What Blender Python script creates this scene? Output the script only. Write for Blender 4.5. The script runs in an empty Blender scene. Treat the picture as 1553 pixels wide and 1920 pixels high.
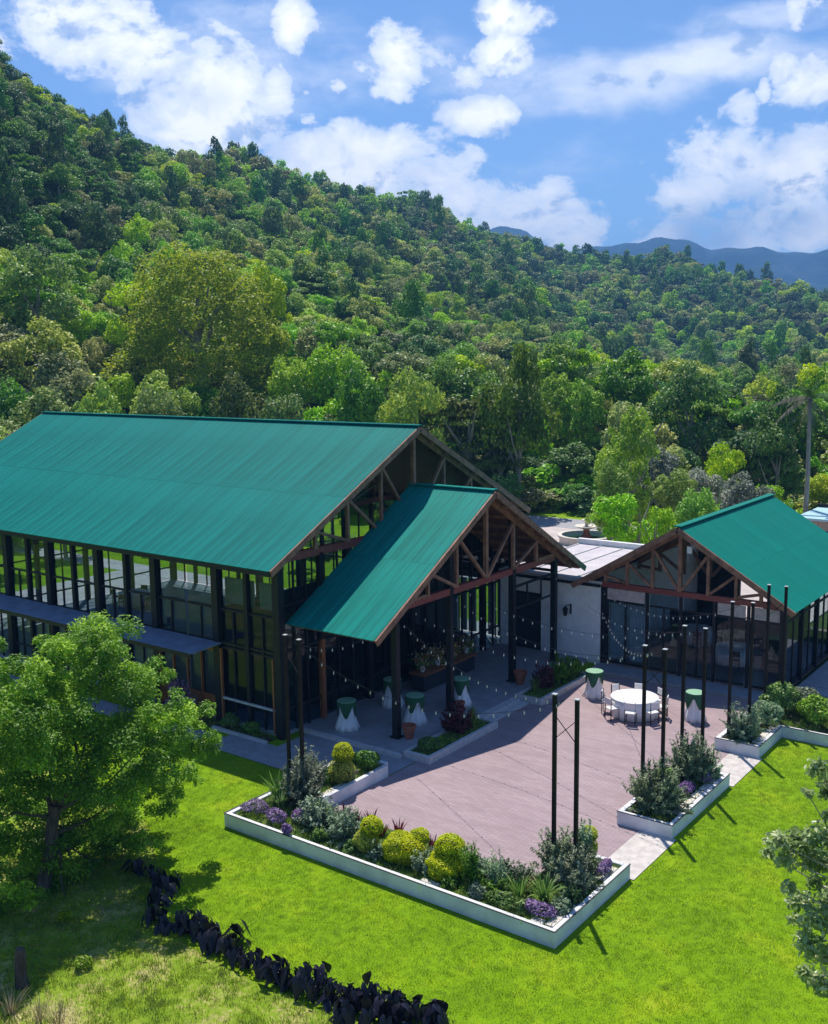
import bpy, math, random
import numpy as np
from mathutils import Matrix, Vector

random.seed(7)
RNG = np.random.default_rng(11)
SC = bpy.context.scene
COL = SC.collection

# ------------------------------------------------------------------ camera
CAM = dict(f=1950.0, yaw=36.9, pitch=8.5, roll=-0.75, px=776.5, py=960.0)
EYE = np.array([11.2, -20.27, 14.0])
_ya, _pi, _ro = [math.radians(CAM[k]) for k in ('yaw', 'pitch', 'roll')]
FWD = np.array([-math.sin(_ya) * math.cos(_pi), math.cos(_ya) * math.cos(_pi), -math.sin(_pi)])
_r = np.array([math.cos(_ya), math.sin(_ya), 0.0])
_u = np.cross(_r, FWD)
RGT = _r * math.cos(_ro) + _u * math.sin(_ro)
UPV = -_r * math.sin(_ro) + _u * math.cos(_ro)
cd = bpy.data.cameras.new('camera')
cam = bpy.data.objects.new('camera', cd)
COL.objects.link(cam)
cd.sensor_fit = 'HORIZONTAL'
cd.sensor_width = 36.0
cd.lens = CAM['f'] / 1553.0 * 36.0
cd.clip_start = 0.5
cd.clip_end = 20000
cam.matrix_world = Matrix(((RGT[0], UPV[0], -FWD[0], EYE[0]), (RGT[1], UPV[1], -FWD[1], EYE[1]),
                           (RGT[2], UPV[2], -FWD[2], EYE[2]), (0, 0, 0, 1)))
SC.camera = cam


def ray(px, py):
    return FWD + RGT * (px - CAM['px']) / CAM['f'] - UPV * (py - CAM['py']) / CAM['f']


def at_dist(px, py, d):
    v = ray(px, py)
    return EYE + v * d / math.hypot(v[0], v[1])


def on_z(px, py, z=0.0):
    v = ray(px, py)
    return EYE + v * (z - EYE[2]) / v[2]


def to_px(P):
    X = np.asarray(P, float) - EYE
    z = X @ FWD
    return CAM['px'] + CAM['f'] * (X @ RGT) / z, CAM['py'] - CAM['f'] * (X @ UPV) / z


# ------------------------------------------------------------------ sky, sun, exposure
SUN_DIR = np.array([-1.86, 2.02, 5.3])
SUN_DIR = SUN_DIR / np.linalg.norm(SUN_DIR)
SUN_EL = math.asin(SUN_DIR[2])
SUN_AZ = math.atan2(SUN_DIR[0], SUN_DIR[1])      # clockwise from +Y
SKY_STRENGTH = 0.10
SUN_STRENGTH = 4.2
HAZE_DENSITY = 0.00034
SC.view_settings.view_transform = 'Standard'
SC.view_settings.look = 'None'
SC.view_settings.exposure = 0.5
SC.view_settings.gamma = 1.0
SC.view_settings.use_curve_mapping = False

sl = bpy.data.lights.new('sun', 'SUN')
sl.energy = SUN_STRENGTH
sl.angle = math.radians(0.53)
sl.color = (1.0, 0.95, 0.86)
so = bpy.data.objects.new('sun', sl)
so.rotation_euler = Vector(SUN_DIR).to_track_quat('Z', 'Y').to_euler()
so.location = (0, 0, 60)
COL.objects.link(so)


class NT:
    """Small helper for node trees."""
    def __init__(self, tree):
        self.t = tree
        self.t.nodes.clear()

    def n(self, kind, ins=None, **props):
        nd = self.t.nodes.new(kind)
        for k, v in props.items():
            setattr(nd, k, v)
        for k, v in (ins or {}).items():
            self.set(nd, k, v)
        return nd

    def set(self, nd, k, v):
        s = nd.inputs[k]
        if isinstance(v, bpy.types.NodeSocket):
            self.t.links.new(v, s)
        elif isinstance(v, bpy.types.Node):
            self.t.links.new(v.outputs[0], s)
        else:
            s.default_value = v

    def m(self, op, a, b=0.0, c=None):
        nd = self.n('ShaderNodeMath', {0: a, 1: b}, operation=op)
        if c is not None:
            self.set(nd, 2, c)
        return nd.outputs[0]

    def mix(self, f, a, b, mode='MIX'):
        nd = self.n('ShaderNodeMix', data_type='RGBA', blend_type=mode)
        self.set(nd, 0, f)
        self.set(nd, 6, a)
        self.set(nd, 7, b)
        return nd.outputs[2]

    def smooth(self, x, lo, hi, a=0.0, b=1.0):
        nd = self.n('ShaderNodeMapRange', {0: x, 1: lo, 2: hi, 3: a, 4: b}, interpolation_type='SMOOTHSTEP')
        return nd.outputs[0]

    def noise(self, vec, scale, detail=4.0, rough=0.5, dist=0.0):
        nd = self.n('ShaderNodeTexNoise', {'Scale': scale, 'Detail': detail, 'Roughness': rough, 'Distortion': dist})
        if vec is not None:
            self.set(nd, 'Vector', vec)
        return nd

    def ramp(self, f, stops):
        nd = self.n('ShaderNodeValToRGB', {0: f})
        e = nd.color_ramp.elements
        while len(e) > 1:
            e.remove(e[-1])
        e[0].position, e[0].color = stops[0][0], (*stops[0][1], 1)
        for p, c in stops[1:]:
            x = e.new(p)
            x.color = (*c, 1)
        return nd.outputs[0]


def azel(px, py):
    v = ray(px, py)
    return math.atan2(v[0], v[1]), math.atan2(v[2], math.hypot(v[0], v[1]))


def build_world():
    w = bpy.data.worlds.new('World')
    SC.world = w
    w.use_nodes = True
    T = NT(w.node_tree)
    tc = T.n('ShaderNodeTexCoord')
    d = tc.outputs['Generated']
    sky = T.n('ShaderNodeTexSky', sky_type='NISHITA')
    sky.sun_disc = False
    sky.sun_elevation = SUN_EL
    sky.sun_rotation = SUN_AZ
    sky.altitude = 1500
    sky.air_density = 1.0
    sky.dust_density = 0.4
    sky.ozone_density = 3.0
    sp = T.n('ShaderNodeSeparateXYZ', {0: d})
    x, y, z = sp.outputs
    az = T.m('ARCTAN2', x, y)
    el = T.m('ARCTAN2', z, T.m('SQRT', T.m('ADD', T.m('MULTIPLY', x, x), T.m('MULTIPLY', y, y))))
    base = T.n('ShaderNodeCombineXYZ', {0: az, 1: el, 2: 0.0})
    # warp the coordinates so that cloud edges billow
    stretch = T.n('ShaderNodeVectorMath', {0: base.outputs[0], 1: (1.0, 1.35, 1.0)}, operation='MULTIPLY')
    w1 = T.noise(stretch, 9.0, 6.0, 0.6)
    off = T.n('ShaderNodeVectorMath', {0: w1.outputs[1], 1: (0.5, 0.5, 0.5)}, operation='SUBTRACT')
    off = T.n('ShaderNodeVectorMath', {0: off.outputs[0], 1: (0.075, 0.05, 0.0)}, operation='MULTIPLY')
    pos = T.n('ShaderNodeVectorMath', {0: base.outputs[0], 1: off.outputs[0]}, operation='ADD')

    def blobs(lst):
        tot = None
        for (a, e, ra, re, wt) in lst:
            s = T.n('ShaderNodeVectorMath', {0: pos.outputs[0], 1: (a, e, 0)}, operation='SUBTRACT')
            s = T.n('ShaderNodeVectorMath', {0: s.outputs[0], 1: (1 / ra, 1 / re, 0)}, operation='MULTIPLY')
            s = T.n('ShaderNodeVectorMath', {0: s.outputs[0]}, operation='LENGTH')
            v = T.smooth(s.outputs['Value'], 1.35, 0.1, 0.0, wt)
            tot = v if tot is None else T.m('MAXIMUM', tot, v)
        return tot

    def P(px, py, rx, ry, wt=1.0):
        a, e = azel(px, py)
        return (a, e, rx / 1950.0, ry / 1950.0, wt)
    puffs = [P(60, 50, 130, 70), P(280, 90, 110, 70), P(420, 160, 130, 110), P(300, 190, 130, 80, .85), P(480, 240, 100, 70, .9),
             P(545, 35, 62, 60), P(750, 100, 95, 75), P(735, 165, 60, 40, .8), P(945, 95, 90, 45, .85), P(865, 135, 42, 30, .85),
             P(870, 205, 110, 42, .9), P(960, 20, 95, 38, .85), P(630, 162, 22, 14, .8), P(580, 172, 18, 14, .7), P(578, 225, 30, 15, .75),
             P(700, 280, 130, 62), P(570, 290, 130, 60), P(820, 330, 120, 70), P(990, 400, 140, 85), P(1060, 440, 90, 60), P(880, 420, 120, 60),
             P(640, 260, 60, 40, .9), P(760, 270, 90, 55), P(900, 370, 110, 60), P(690, 340, 120, 50), P(190, 60, 150, 80), P(360, 240, 120, 60), P(520, 180, 50, 70), P(1360, 310, 150, 95), P(1290, 360, 90, 70), P(1500, 330, 110, 110), P(1430, 420, 170, 60), P(1260, 440, 130, 50),
             P(1500, 445, 120, 40), P(1430, 168, 22, 14, .8), P(1510, 150, 75, 50, .9), P(1390, 200, 45, 40, .7), P(1500, 20, 60, 40, .7),
             P(-150, 250, 180, 120), P(1700, 300, 180, 130), P(1750, 60, 160, 60), P(-200, 0, 160, 80)]
    rnd = random.Random(5)
    for k in range(16):                        # the same kind of cumulus all round the rest of the sky
        a = azel(776, 400)[0] + math.radians(38 + k * 18 + rnd.uniform(-6, 6))
        puffs.append(((a + math.pi) % (2 * math.pi) - math.pi, math.radians(rnd.uniform(7, 24)), rnd.uniform(.07, .16), rnd.uniform(.03, .06), 1.0))
    mass = blobs(puffs)
    wisps = blobs([P(1180, 150, 250, 75, .75), P(1330, 120, 260, 55, .8), P(480, 40, 120, 60, .5), P(650, 160, 300, 90, .4),
                   P(420, 130, 330, 170, .55), P(1050, 310, 200, 80, .35), P(1000, 180, 250, 60, .4), P(900, 130, 260, 110, .45), P(1400, 40, 220, 60, .5)])
    n1 = T.noise(stretch, 15.0, 13.0, 0.64, 0.25)
    shifted = T.n('ShaderNodeVectorMath', {0: stretch, 1: (-0.006, 0.02, 0.0)}, operation='ADD')
    n1b = T.noise(shifted, 15.0, 6.0, 0.6, 0.25)
    n1c = T.noise(stretch, 15.0, 6.0, 0.6, 0.25)
    n2 = T.noise(T.n('ShaderNodeVectorMath', {0: base.outputs[0], 1: (1.0, 2.6, 1.0)}, operation='MULTIPLY'), 10.0, 6.0, 0.6)
    dens = T.m('ADD', mass, T.m('MULTIPLY', T.m('SUBTRACT', n1.outputs[0], 0.5), 2.7))
    body = T.m('MULTIPLY', dens, T.smooth(mass, 0.0, 0.3))
    m1 = T.m('ADD', T.m('MULTIPLY', T.smooth(body, 0.28, 0.64), 0.58), T.m('MULTIPLY', T.smooth(body, 0.5, 1.25), 0.42))
    m2 = T.m('MULTIPLY', T.smooth(T.m('ADD', wisps, T.m('MULTIPLY', T.m('SUBTRACT', n2.outputs[0], 0.5), 1.1)), 0.15, 1.0), 0.75)
    cover = T.m('MAXIMUM', m1, m2)
    # underside of the big cumulus is greyer: the cloud's shade, put into its colour
    grey = blobs([P(1330, 415, 130, 55, .9), P(1400, 395, 80, 60, .7), P(780, 330, 50, 40, .4), P(390, 190, 60, 30, .4), P(960, 430, 60, 30, .3), P(1500, 430, 90, 30, .4)])
    n3 = T.noise(stretch, 14.0, 5.0, 0.55)
    relief = T.smooth(T.m('SUBTRACT', n1b.outputs[0], n1c.outputs[0]), 0.01, 0.16)
    sh = T.m('ADD', T.m('MULTIPLY', grey, 0.9), T.m('ADD', T.m('MULTIPLY', T.smooth(n3.outputs[0], 0.42, 0.72), 0.4), T.m('MULTIPLY', relief, 0.6)))
    ccol = T.mix(T.smooth(sh, 0.0, 1.0), (1.0, 1.0, 1.0, 1), (0.40, 0.50, 0.68, 1))
    bg1 = T.n('ShaderNodeBackground', {0: T.mix(1.0, sky.outputs[0], (0.84, 0.98, 1.14, 1), 'MULTIPLY'), 1: SKY_STRENGTH})
    bg2 = T.n('ShaderNodeBackground', {0: ccol, 1: 1.10})
    mx = T.n('ShaderNodeMixShader', {0: cover, 1: bg1, 2: bg2})
    T.n('ShaderNodeOutputWorld', {0: mx})


build_world()
SC.cycles.use_denoising = True
SC.cycles.max_bounces = 7
SC.cycles.diffuse_bounces = 3
SC.cycles.glossy_bounces = 3
SC.cycles.transmission_bounces = 5
SC.cycles.transparent_max_bounces = 14
SC.cycles.volume_bounces = 0
SC.cycles.caustics_reflective = False
SC.cycles.caustics_refractive = False


# ------------------------------------------------------------------ materials
def material(name):
    m = bpy.data.materials.new(name)
    m.use_nodes = True
    return m, NT(m.node_tree)


def finish(T, shader, disp=None):
    o = T.n('ShaderNodeOutputMaterial', {0: shader})
    return o


def simple(name, col, rough=0.6, metal=0.0, var=0.15, scale=6.0, bump=0.0, spec=0.5, stretch=(1, 1, 1)):
    m, T = material(name)
    tc = T.n('ShaderNodeTexCoord')
    mp = T.n('ShaderNodeMapping', {0: tc.outputs['Object'], 'Scale': stretch})
    n = T.noise(mp.outputs[0], scale, 6.0, 0.6)
    c = T.mix(T.smooth(n.outputs[0], 0.3, 0.7), tuple(v * (1 - var) for v in col) + (1,), tuple(min(1, v * (1 + var)) for v in col) + (1,))
    p = T.n('ShaderNodeBsdfPrincipled', {'Base Color': c, 'Roughness': rough, 'Metallic': metal, 'Specular IOR Level': spec})
    if bump:
        n2 = T.noise(mp.outputs[0], scale * 6, 4.0, 0.6)
        b = T.n('ShaderNodeBump', {'Strength': bump, 'Distance': 0.02, 'Height': n2.outputs[0]})
        T.set(p, 'Normal', b)
    finish(T, p)
    return m


def leafmat(name, c0, c1, c2, trans=0.3, rough=0.5, hue=0.02, val=0.30, spec=0.35):
    """Leaves: colour differs leaf by leaf (attribute v) and plant by plant (object random)."""
    m, T = material(name)
    at = T.n('ShaderNodeAttribute', attribute_name='v')
    oi = T.n('ShaderNodeObjectInfo')
    c = T.ramp(at.outputs['Fac'], [(0.0, c0), (0.5, c1), (1.0, c2)])
    r = oi.outputs['Random']
    r2 = T.m('FRACT', T.m('MULTIPLY', r, 7.31))
    hs = T.n('ShaderNodeHueSaturation', {'Hue': T.m('ADD', 0.5 - hue, T.m('MULTIPLY', r, 2 * hue)), 'Saturation': T.m('ADD', 0.8, T.m('MULTIPLY', r2, 0.35)),
                                         'Value': T.m('ADD', 1 - val, T.m('MULTIPLY', r2, 2 * val)), 'Color': c})
    p = T.n('ShaderNodeBsdfPrincipled', {'Base Color': hs, 'Roughness': rough, 'Specular IOR Level': spec})
    t = T.n('ShaderNodeBsdfTranslucent', {0: hs})
    mx = T.n('ShaderNodeMixShader', {0: trans, 1: p, 2: t})
    finish(T, mx)
    return m


def glassmat(name, tint, gloss=(0.9, 0.95, 1.0)):
    m, T = material(name)
    tr = T.n('ShaderNodeBsdfTransparent', {0: (*tint, 1)})
    gl = T.n('ShaderNodeBsdfGlossy', {0: (*gloss, 1), 1: 0.02})
    lw = T.n('ShaderNodeLayerWeight', {0: 0.5})
    fr = T.m('ADD', 0.02, T.m('MULTIPLY', T.m('POWER', lw.outputs['Facing'], 5.0), 0.6))
    mx = T.n('ShaderNodeMixShader', {0: fr, 1: tr, 2: gl})
    finish(T, mx)
    return m


def roofmat(name, col, axis, streak=0.35):
    m, T = material(name)
    tc = T.n('ShaderNodeTexCoord')
    sc = (3.5, 0.25, 0.25) if axis == 'x' else (0.25, 3.5, 0.25)
    mp = T.n('ShaderNodeMapping', {0: tc.outputs['Object'], 'Scale': sc})
    n = T.noise(mp.outputs[0], 1.6, 6.0, 0.65)
    n2 = T.noise(tc.outputs['Object'], 0.35, 4.0, 0.6)
    oi = T.n('ShaderNodeObjectInfo')
    f = T.m('ADD', T.m('MULTIPLY', n.outputs[0], 0.7), T.m('MULTIPLY', n2.outputs[0], 0.3))
    f = T.m('ADD', f, T.m('MULTIPLY', T.m('SUBTRACT', oi.outputs['Random'], 0.5), 0.08))
    a = tuple(v * (1 - streak) for v in col)
    b = tuple(v * (1 + streak) for v in col)
    c = T.mix(T.smooth(f, 0.3, 0.7), (*a, 1), (*b, 1))
    p = T.n('ShaderNodeBsdfPrincipled', {'Base Color': c, 'Roughness': T.m('ADD', 0.42, T.m('MULTIPLY', n.outputs[0], 0.2)), 'Specular IOR Level': 0.06})
    finish(T, p)
    return m


M = {}
M['roof_x'] = roofmat('teal_roof_sheet', (0.003, 0.175, 0.150), 'x', 0.24)
M['roof_can'] = roofmat('teal_roof_sheet_canopy_lit', (0.004, 0.215, 0.175), 'x', 0.25)  # same paint as the hall roof; the brighter lit look is in the colour
M['roof_y'] = roofmat('teal_roof_sheet_small', (0.006, 0.20, 0.150), 'y', 0.15)
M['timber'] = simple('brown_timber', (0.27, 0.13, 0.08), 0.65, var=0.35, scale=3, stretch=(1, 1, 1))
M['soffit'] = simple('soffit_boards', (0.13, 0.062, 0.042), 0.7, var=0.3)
M['maroon'] = simple('maroon_steel', (0.24, 0.055, 0.045), 0.5, var=0.2)
M['orange_wood'] = simple('orange_wood', (0.30, 0.10, 0.035), 0.5, var=0.3, stretch=(4, 4, .5))
M['black_steel'] = simple('black_steel', (0.012, 0.012, 0.016), 0.5, var=0.3, spec=.3)
M['pole_steel'] = simple('dark_brown_pole', (0.016, 0.010, 0.011), 0.6, var=0.3, spec=.2)
M['awning'] = simple('grey_awning_sheet', (0.26, 0.30, 0.40), 0.45, var=0.15, scale=2)
M['white_wall'] = simple('white_painted_block', (0.82, 0.80, 0.80), 0.8, var=0.08, scale=3, bump=0.25)
M['planter_white'] = simple('whitewashed_planter', (0.70, 0.70, 0.72), 0.8, var=0.13, scale=1.6, bump=0.3)
M['rim'] = simple('dark_planter_rim', (0.05, 0.05, 0.055), 0.7)
M['soil'] = simple('planting_soil', (0.055, 0.05, 0.025), 0.95, var=0.5, scale=5, bump=0.6)
M['moss'] = simple('low_green_cover', (0.09, 0.14, 0.015), 0.95, var=0.4, scale=6, bump=0.6)
M['stone_pale'] = simple('pale_stone', (0.66, 0.60, 0.52), 0.8, var=0.12, scale=6, bump=0.2)
M['kerb'] = simple('pale_kerb', (0.50, 0.49, 0.50), 0.8, var=0.12, bump=0.2)
M['concrete'] = simple('grey_walkway', (0.30, 0.30, 0.33), 0.75, var=0.12, scale=2.5, bump=0.15)
M['path_pale'] = simple('pale_path', (0.55, 0.50, 0.46), 0.85, var=0.15, scale=4, bump=0.2)
M['terrace'] = simple('pale_terrace', (0.50, 0.43, 0.42), 0.85, var=0.12, scale=.8, bump=0.15)
M['deck_white'] = simple('flat_pale_roof', (0.52, 0.47, 0.49), 0.7, var=0.12, scale=1.5)
M['hall_floor'] = simple('polished_hall_floor', (0.34, 0.36, 0.40), 0.25, var=0.1, scale=2)
M['brown_floor'] = simple('brown_tile_floor', (0.26, 0.17, 0.14), 0.35, var=0.15)
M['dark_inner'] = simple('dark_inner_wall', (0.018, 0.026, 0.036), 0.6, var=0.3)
M['teal_board'] = simple('teal_grey_board', (0.12, 0.20, 0.21), 0.6, var=0.1)
M['pale_board'] = simple('pale_board', (0.5, 0.42, 0.40), 0.7)
M['curtain'] = simple('pale_curtain', (0.45, 0.52, 0.55), 0.8, stretch=(8, 8, .3), var=.2)
M['cloth_white'] = simple('white_cloth', (0.80, 0.79, 0.80), 0.85, var=0.04)
M['cloth_green'] = simple('green_cloth', (0.018, 0.10, 0.045), 0.8, var=0.2)
M['cloth_top'] = simple('pale_green_cloth_top', (0.22, 0.42, 0.26), 0.6, var=0.1)
M['terracotta'] = simple('terracotta', (0.36, 0.11, 0.06), 0.7, var=0.2)
M['white_plastic'] = simple('white_chair', (0.75, 0.73, 0.72), 0.5, var=0.05)
M['bulb'] = simple('bulb_glass', (0.55, 0.54, 0.52), 0.15, var=0.02)
M['tan_wall'] = simple('tan_wall', (0.42, 0.30, 0.22), 0.8)
M['blue_roof'] = simple('pale_blue_roof', (0.40, 0.62, 0.68), 0.5, var=.06)
M['water'] = simple('fountain_water', (0.02, 0.055, 0.05), 0.06, var=0.2)
M['bark'] = simple('bark', (0.085, 0.065, 0.05), 0.9, var=0.4, scale=4, bump=0.6, stretch=(3, 3, .6))
M['bark_pale'] = simple('pale_bark', (0.28, 0.25, 0.21), 0.9, var=0.25, scale=4, bump=0.4, stretch=(3, 3, .6))
M['stem'] = simple('dark_stem', (0.05, 0.06, 0.03), 0.8)
M['hall_glass'] = glassmat('tinted_hall_glass', (0.70, 0.78, 0.81))
M['clear_glass'] = glassmat('clear_hall_glass', (0.73, 0.80, 0.83))

M['tree_big'] = leafmat('bright_tree_leaf', (0.050, 0.129, 0.009), (0.180, 0.354, 0.016), (0.557, 0.783, 0.026), 0.36, hue=.01, val=.1)
M['tree_right'] = leafmat('silvery_branch_leaf', (0.137, 0.255, 0.055), (0.332, 0.490, 0.125), (0.800, 0.800, 0.406), 0.4, 0.35, hue=.01, val=.1, spec=.5)
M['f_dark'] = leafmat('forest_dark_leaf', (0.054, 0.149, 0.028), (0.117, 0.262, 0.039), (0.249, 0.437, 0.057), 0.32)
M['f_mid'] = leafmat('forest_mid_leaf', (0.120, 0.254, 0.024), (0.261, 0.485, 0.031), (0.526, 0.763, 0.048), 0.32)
M['f_yellow'] = leafmat('forest_yellow_leaf', (0.205, 0.342, 0.009), (0.447, 0.630, 0.012), (0.748, 0.800, 0.019), 0.32, val=.2)
M['f_dome'] = leafmat('yellow_dome_leaf', (0.17, 0.26, 0.005), (0.36, 0.45, 0.006), (0.60, 0.62, 0.010), 0.5, hue=.0, val=.05)
M['f_grey'] = leafmat('forest_grey_leaf', (0.174, 0.226, 0.063), (0.375, 0.428, 0.118), (0.749, 0.746, 0.222), 0.32)
M['f_olive'] = leafmat('forest_olive_leaf', (0.067, 0.106, 0.015), (0.143, 0.195, 0.028), (0.268, 0.317, 0.045), 0.32)
M['f_silver'] = leafmat('silver_leaf', (0.109, 0.155, 0.078), (0.279, 0.310, 0.217), (0.651, 0.682, 0.558), 0.42, 0.4)
M['s_grey'] = leafmat('grey_green_shrub_leaf', (0.109, 0.181, 0.088), (0.238, 0.345, 0.185), (0.456, 0.588, 0.351), 0.2, hue=.01, val=.15)
M['s_olive'] = leafmat('olive_shrub_leaf', (0.085, 0.121, 0.058), (0.189, 0.243, 0.131), (0.435, 0.486, 0.290), 0.2, hue=.01, val=.15)
M['s_green'] = leafmat('green_shrub_leaf', (0.044, 0.105, 0.016), (0.105, 0.229, 0.027), (0.229, 0.386, 0.054), 0.3, hue=.01, val=.15)
M['s_yellow'] = leafmat('golden_topiary_leaf', (0.169, 0.273, 0.005), (0.473, 0.546, 0.005), (0.800, 0.800, 0.008), 0.35, hue=.008, val=.1)
M['s_purple'] = leafmat('purple_cover_leaf', (0.085, 0.046, 0.126), (0.236, 0.130, 0.321), (0.557, 0.356, 0.675), 0.2, hue=.01, val=.12)
M['s_red'] = leafmat('burgundy_leaf', (0.04, 0.006, 0.012), (0.11, 0.015, 0.025), (0.22, 0.035, 0.05), 0.25, hue=.008, val=.15)
M['s_strap'] = leafmat('strap_leaf', (0.065, 0.162, 0.016), (0.162, 0.324, 0.041), (0.421, 0.616, 0.135), 0.3, hue=.01, val=.12)
M['taro'] = leafmat('black_taro_leaf', (0.007, 0.007, 0.014), (0.014, 0.013, 0.026), (0.04, 0.035, 0.06), 0.12, 0.42, hue=.01, val=.25, spec=.4)
M['grass'] = leafmat('lawn_grass', (0.135, 0.257, 0.003), (0.250, 0.405, 0.004), (0.405, 0.540, 0.010), 0.35, 0.6, hue=.015, val=.15, spec=.2)
M['weed'] = leafmat('rough_grass', (0.104, 0.169, 0.010), (0.221, 0.325, 0.020), (0.416, 0.481, 0.050), 0.3, hue=.02, val=.25)
M['dry'] = leafmat('dry_grass', (0.20, 0.16, 0.08), (0.36, 0.30, 0.16), (0.55, 0.48, 0.30), 0.25, 0.7, hue=.01, val=.2)
M['flower_mix'] = leafmat('mixed_flowers', (0.35, 0.02, 0.02), (0.50, 0.38, 0.02), (0.70, 0.62, 0.52), 0.2)
M['palm_dry'] = leafmat('drooping_palm_leaf', (0.10, 0.09, 0.05), (0.20, 0.18, 0.11), (0.34, 0.31, 0.22), 0.2)


def ground_mat(name, cols, scale, fine, bump=0.5):
    m, T = material(name)
    tc = T.n('ShaderNodeTexCoord')
    n = T.noise(tc.outputs['Object'], scale, 5.0, 0.6)
    n2 = T.noise(tc.outputs['Object'], fine, 4.0, 0.7)
    f = T.m('ADD', T.m('MULTIPLY', n.outputs[0], 0.62), T.m('MULTIPLY', n2.outputs[0], 0.38))
    c = T.ramp(f, cols)
    p = T.n('ShaderNodeBsdfPrincipled', {'Base Color': c, 'Roughness': 0.9, 'Specular IOR Level': 0.1})
    b = T.n('ShaderNodeBump', {'Strength': bump, 'Distance': 0.05, 'Height': n2.outputs[0]})
    T.set(p, 'Normal', b)
    finish(T, p)
    return m


M['lawn'] = ground_mat('lawn', [(0.30, (0.10, 0.20, 0.003)), (0.5, (0.18, 0.32, 0.004)), (0.62, (0.27, 0.37, 0.008)), (0.74, (0.40, 0.37, 0.05))], 0.5, 14.0)
M['rough'] = ground_mat('rough_ground', [(0.32, (0.10, 0.18, 0.010)), (0.49, (0.20, 0.30, 0.018)), (0.57, (0.38, 0.36, 0.11)), (0.67, (0.62, 0.52, 0.30))], 0.75, 9.0)
M['field'] = ground_mat('valley_ground', [(0.3, (0.025, 0.05, 0.01)), (0.7, (0.06, 0.10, 0.02))], 0.02, 0.6)
M['hill'] = ground_mat('forest_floor', [(0.3, (0.012, 0.026, 0.008)), (0.7, (0.04, 0.065, 0.015))], 0.05, 0.9)
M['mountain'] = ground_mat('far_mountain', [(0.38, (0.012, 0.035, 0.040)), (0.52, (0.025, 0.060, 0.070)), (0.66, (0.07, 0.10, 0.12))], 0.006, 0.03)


def patio_mat():
    m, T = material('rosy_pavers')
    tc = T.n('ShaderNodeTexCoord')
    br = T.n('ShaderNodeTexBrick', {'Vector': tc.outputs['Object'], 'Scale': 1.0, 'Color1': (0.33, 0.25, 0.262, 1), 'Color2': (0.38, 0.295, 0.305, 1),
                                    'Mortar': (0.27, 0.195, 0.20, 1), 'Mortar Size': 0.008, 'Brick Width': 0.30, 'Row Height': 0.10, 'Mortar Smooth': 0.3})
    mp = T.n('ShaderNodeMapping', {0: tc.outputs['Object'], 'Scale': (0.35, 2.2, 1)})
    n = T.noise(mp.outputs[0], 0.9, 6.0, 0.62)
    n2 = T.noise(tc.outputs['Object'], 0.28, 4.0, 0.55)
    f = T.m('ADD', T.m('MULTIPLY', n.outputs[0], 0.6), T.m('MULTIPLY', n2.outputs[0], 0.4))
    c = T.mix(T.smooth(f, 0.36, 0.64), T.mix(1.0, br.outputs[0], (0.90, 0.87, 0.88, 1), 'MULTIPLY'), T.mix(1.0, br.outputs[0], (1.07, 1.05, 1.06, 1), 'MULTIPLY'))
    p = T.n('ShaderNodeBsdfPrincipled', {'Base Color': c, 'Roughness': 0.7, 'Specular IOR Level': 0.25})
    b = T.n('ShaderNodeBump', {'Strength': 0.25, 'Distance': 0.01, 'Height': br.outputs['Fac']})
    b.invert = True
    T.set(p, 'Normal', b)
    finish(T, p)
    return m


M['patio'] = patio_mat()


# ------------------------------------------------------------------ object helpers
def world_loc(o):
    v = Vector((0, 0, 0))
    while o is not None:
        v += o.location
        o = o.parent
    return v


def tag(o, label=None, cat=None, group=None, kind=None):
    if label:
        o['label'] = label
    if cat:
        o['category'] = cat
    if group:
        o['group'] = group
    if kind:
        o['kind'] = kind
    return o


def thing(name, loc, label, cat, group=None):
    o = bpy.data.objects.new(name, None)
    o.empty_display_size = 0.2
    o.location = loc
    COL.objects.link(o)
    return tag(o, label, cat, group)


def link(name, me, mat=None, parent=None, loc=None):
    o = bpy.data.objects.new(name, me)
    COL.objects.link(o)
    if parent is not None:
        o.parent = parent
    if loc is not None:
        o.location = loc
    if mat is not None and not me.materials:
        me.materials.append(mat)
    return o


def link_mat(name, me, mat, parent=None):
    """Shared mesh, own material (slot linked to the object)."""
    if not me.materials:
        me.materials.append(mat)
    o = bpy.data.objects.new(name, me)
    COL.objects.link(o)
    o.material_slots[0].link = 'OBJECT'
    o.material_slots[0].material = mat
    o.parent = parent
    return o


def np_mesh(name, V, F, attr=None, smooth=False):
    me = bpy.data.meshes.new(name)
    V = np.asarray(V, np.float32)
    F = np.asarray(F, np.int32)
    nv, nf, k = len(V), len(F), F.shape[1]
    me.vertices.add(nv)
    me.vertices.foreach_set('co', V.ravel())
    me.loops.add(nf * k)
    me.loops.foreach_set('vertex_index', F.ravel())
    me.polygons.add(nf)
    me.polygons.foreach_set('loop_start', np.arange(0, nf * k, k, dtype=np.int32))
    me.polygons.foreach_set('loop_total', np.full(nf, k, np.int32))
    if smooth:
        me.polygons.foreach_set('use_smooth', np.ones(nf, bool))
    if attr is not None:
        a = me.attributes.new('v', 'FLOAT', 'POINT')
        a.data.foreach_set('value', np.asarray(attr, np.float32))
    me.update(calc_edges=True)
    return me


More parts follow.
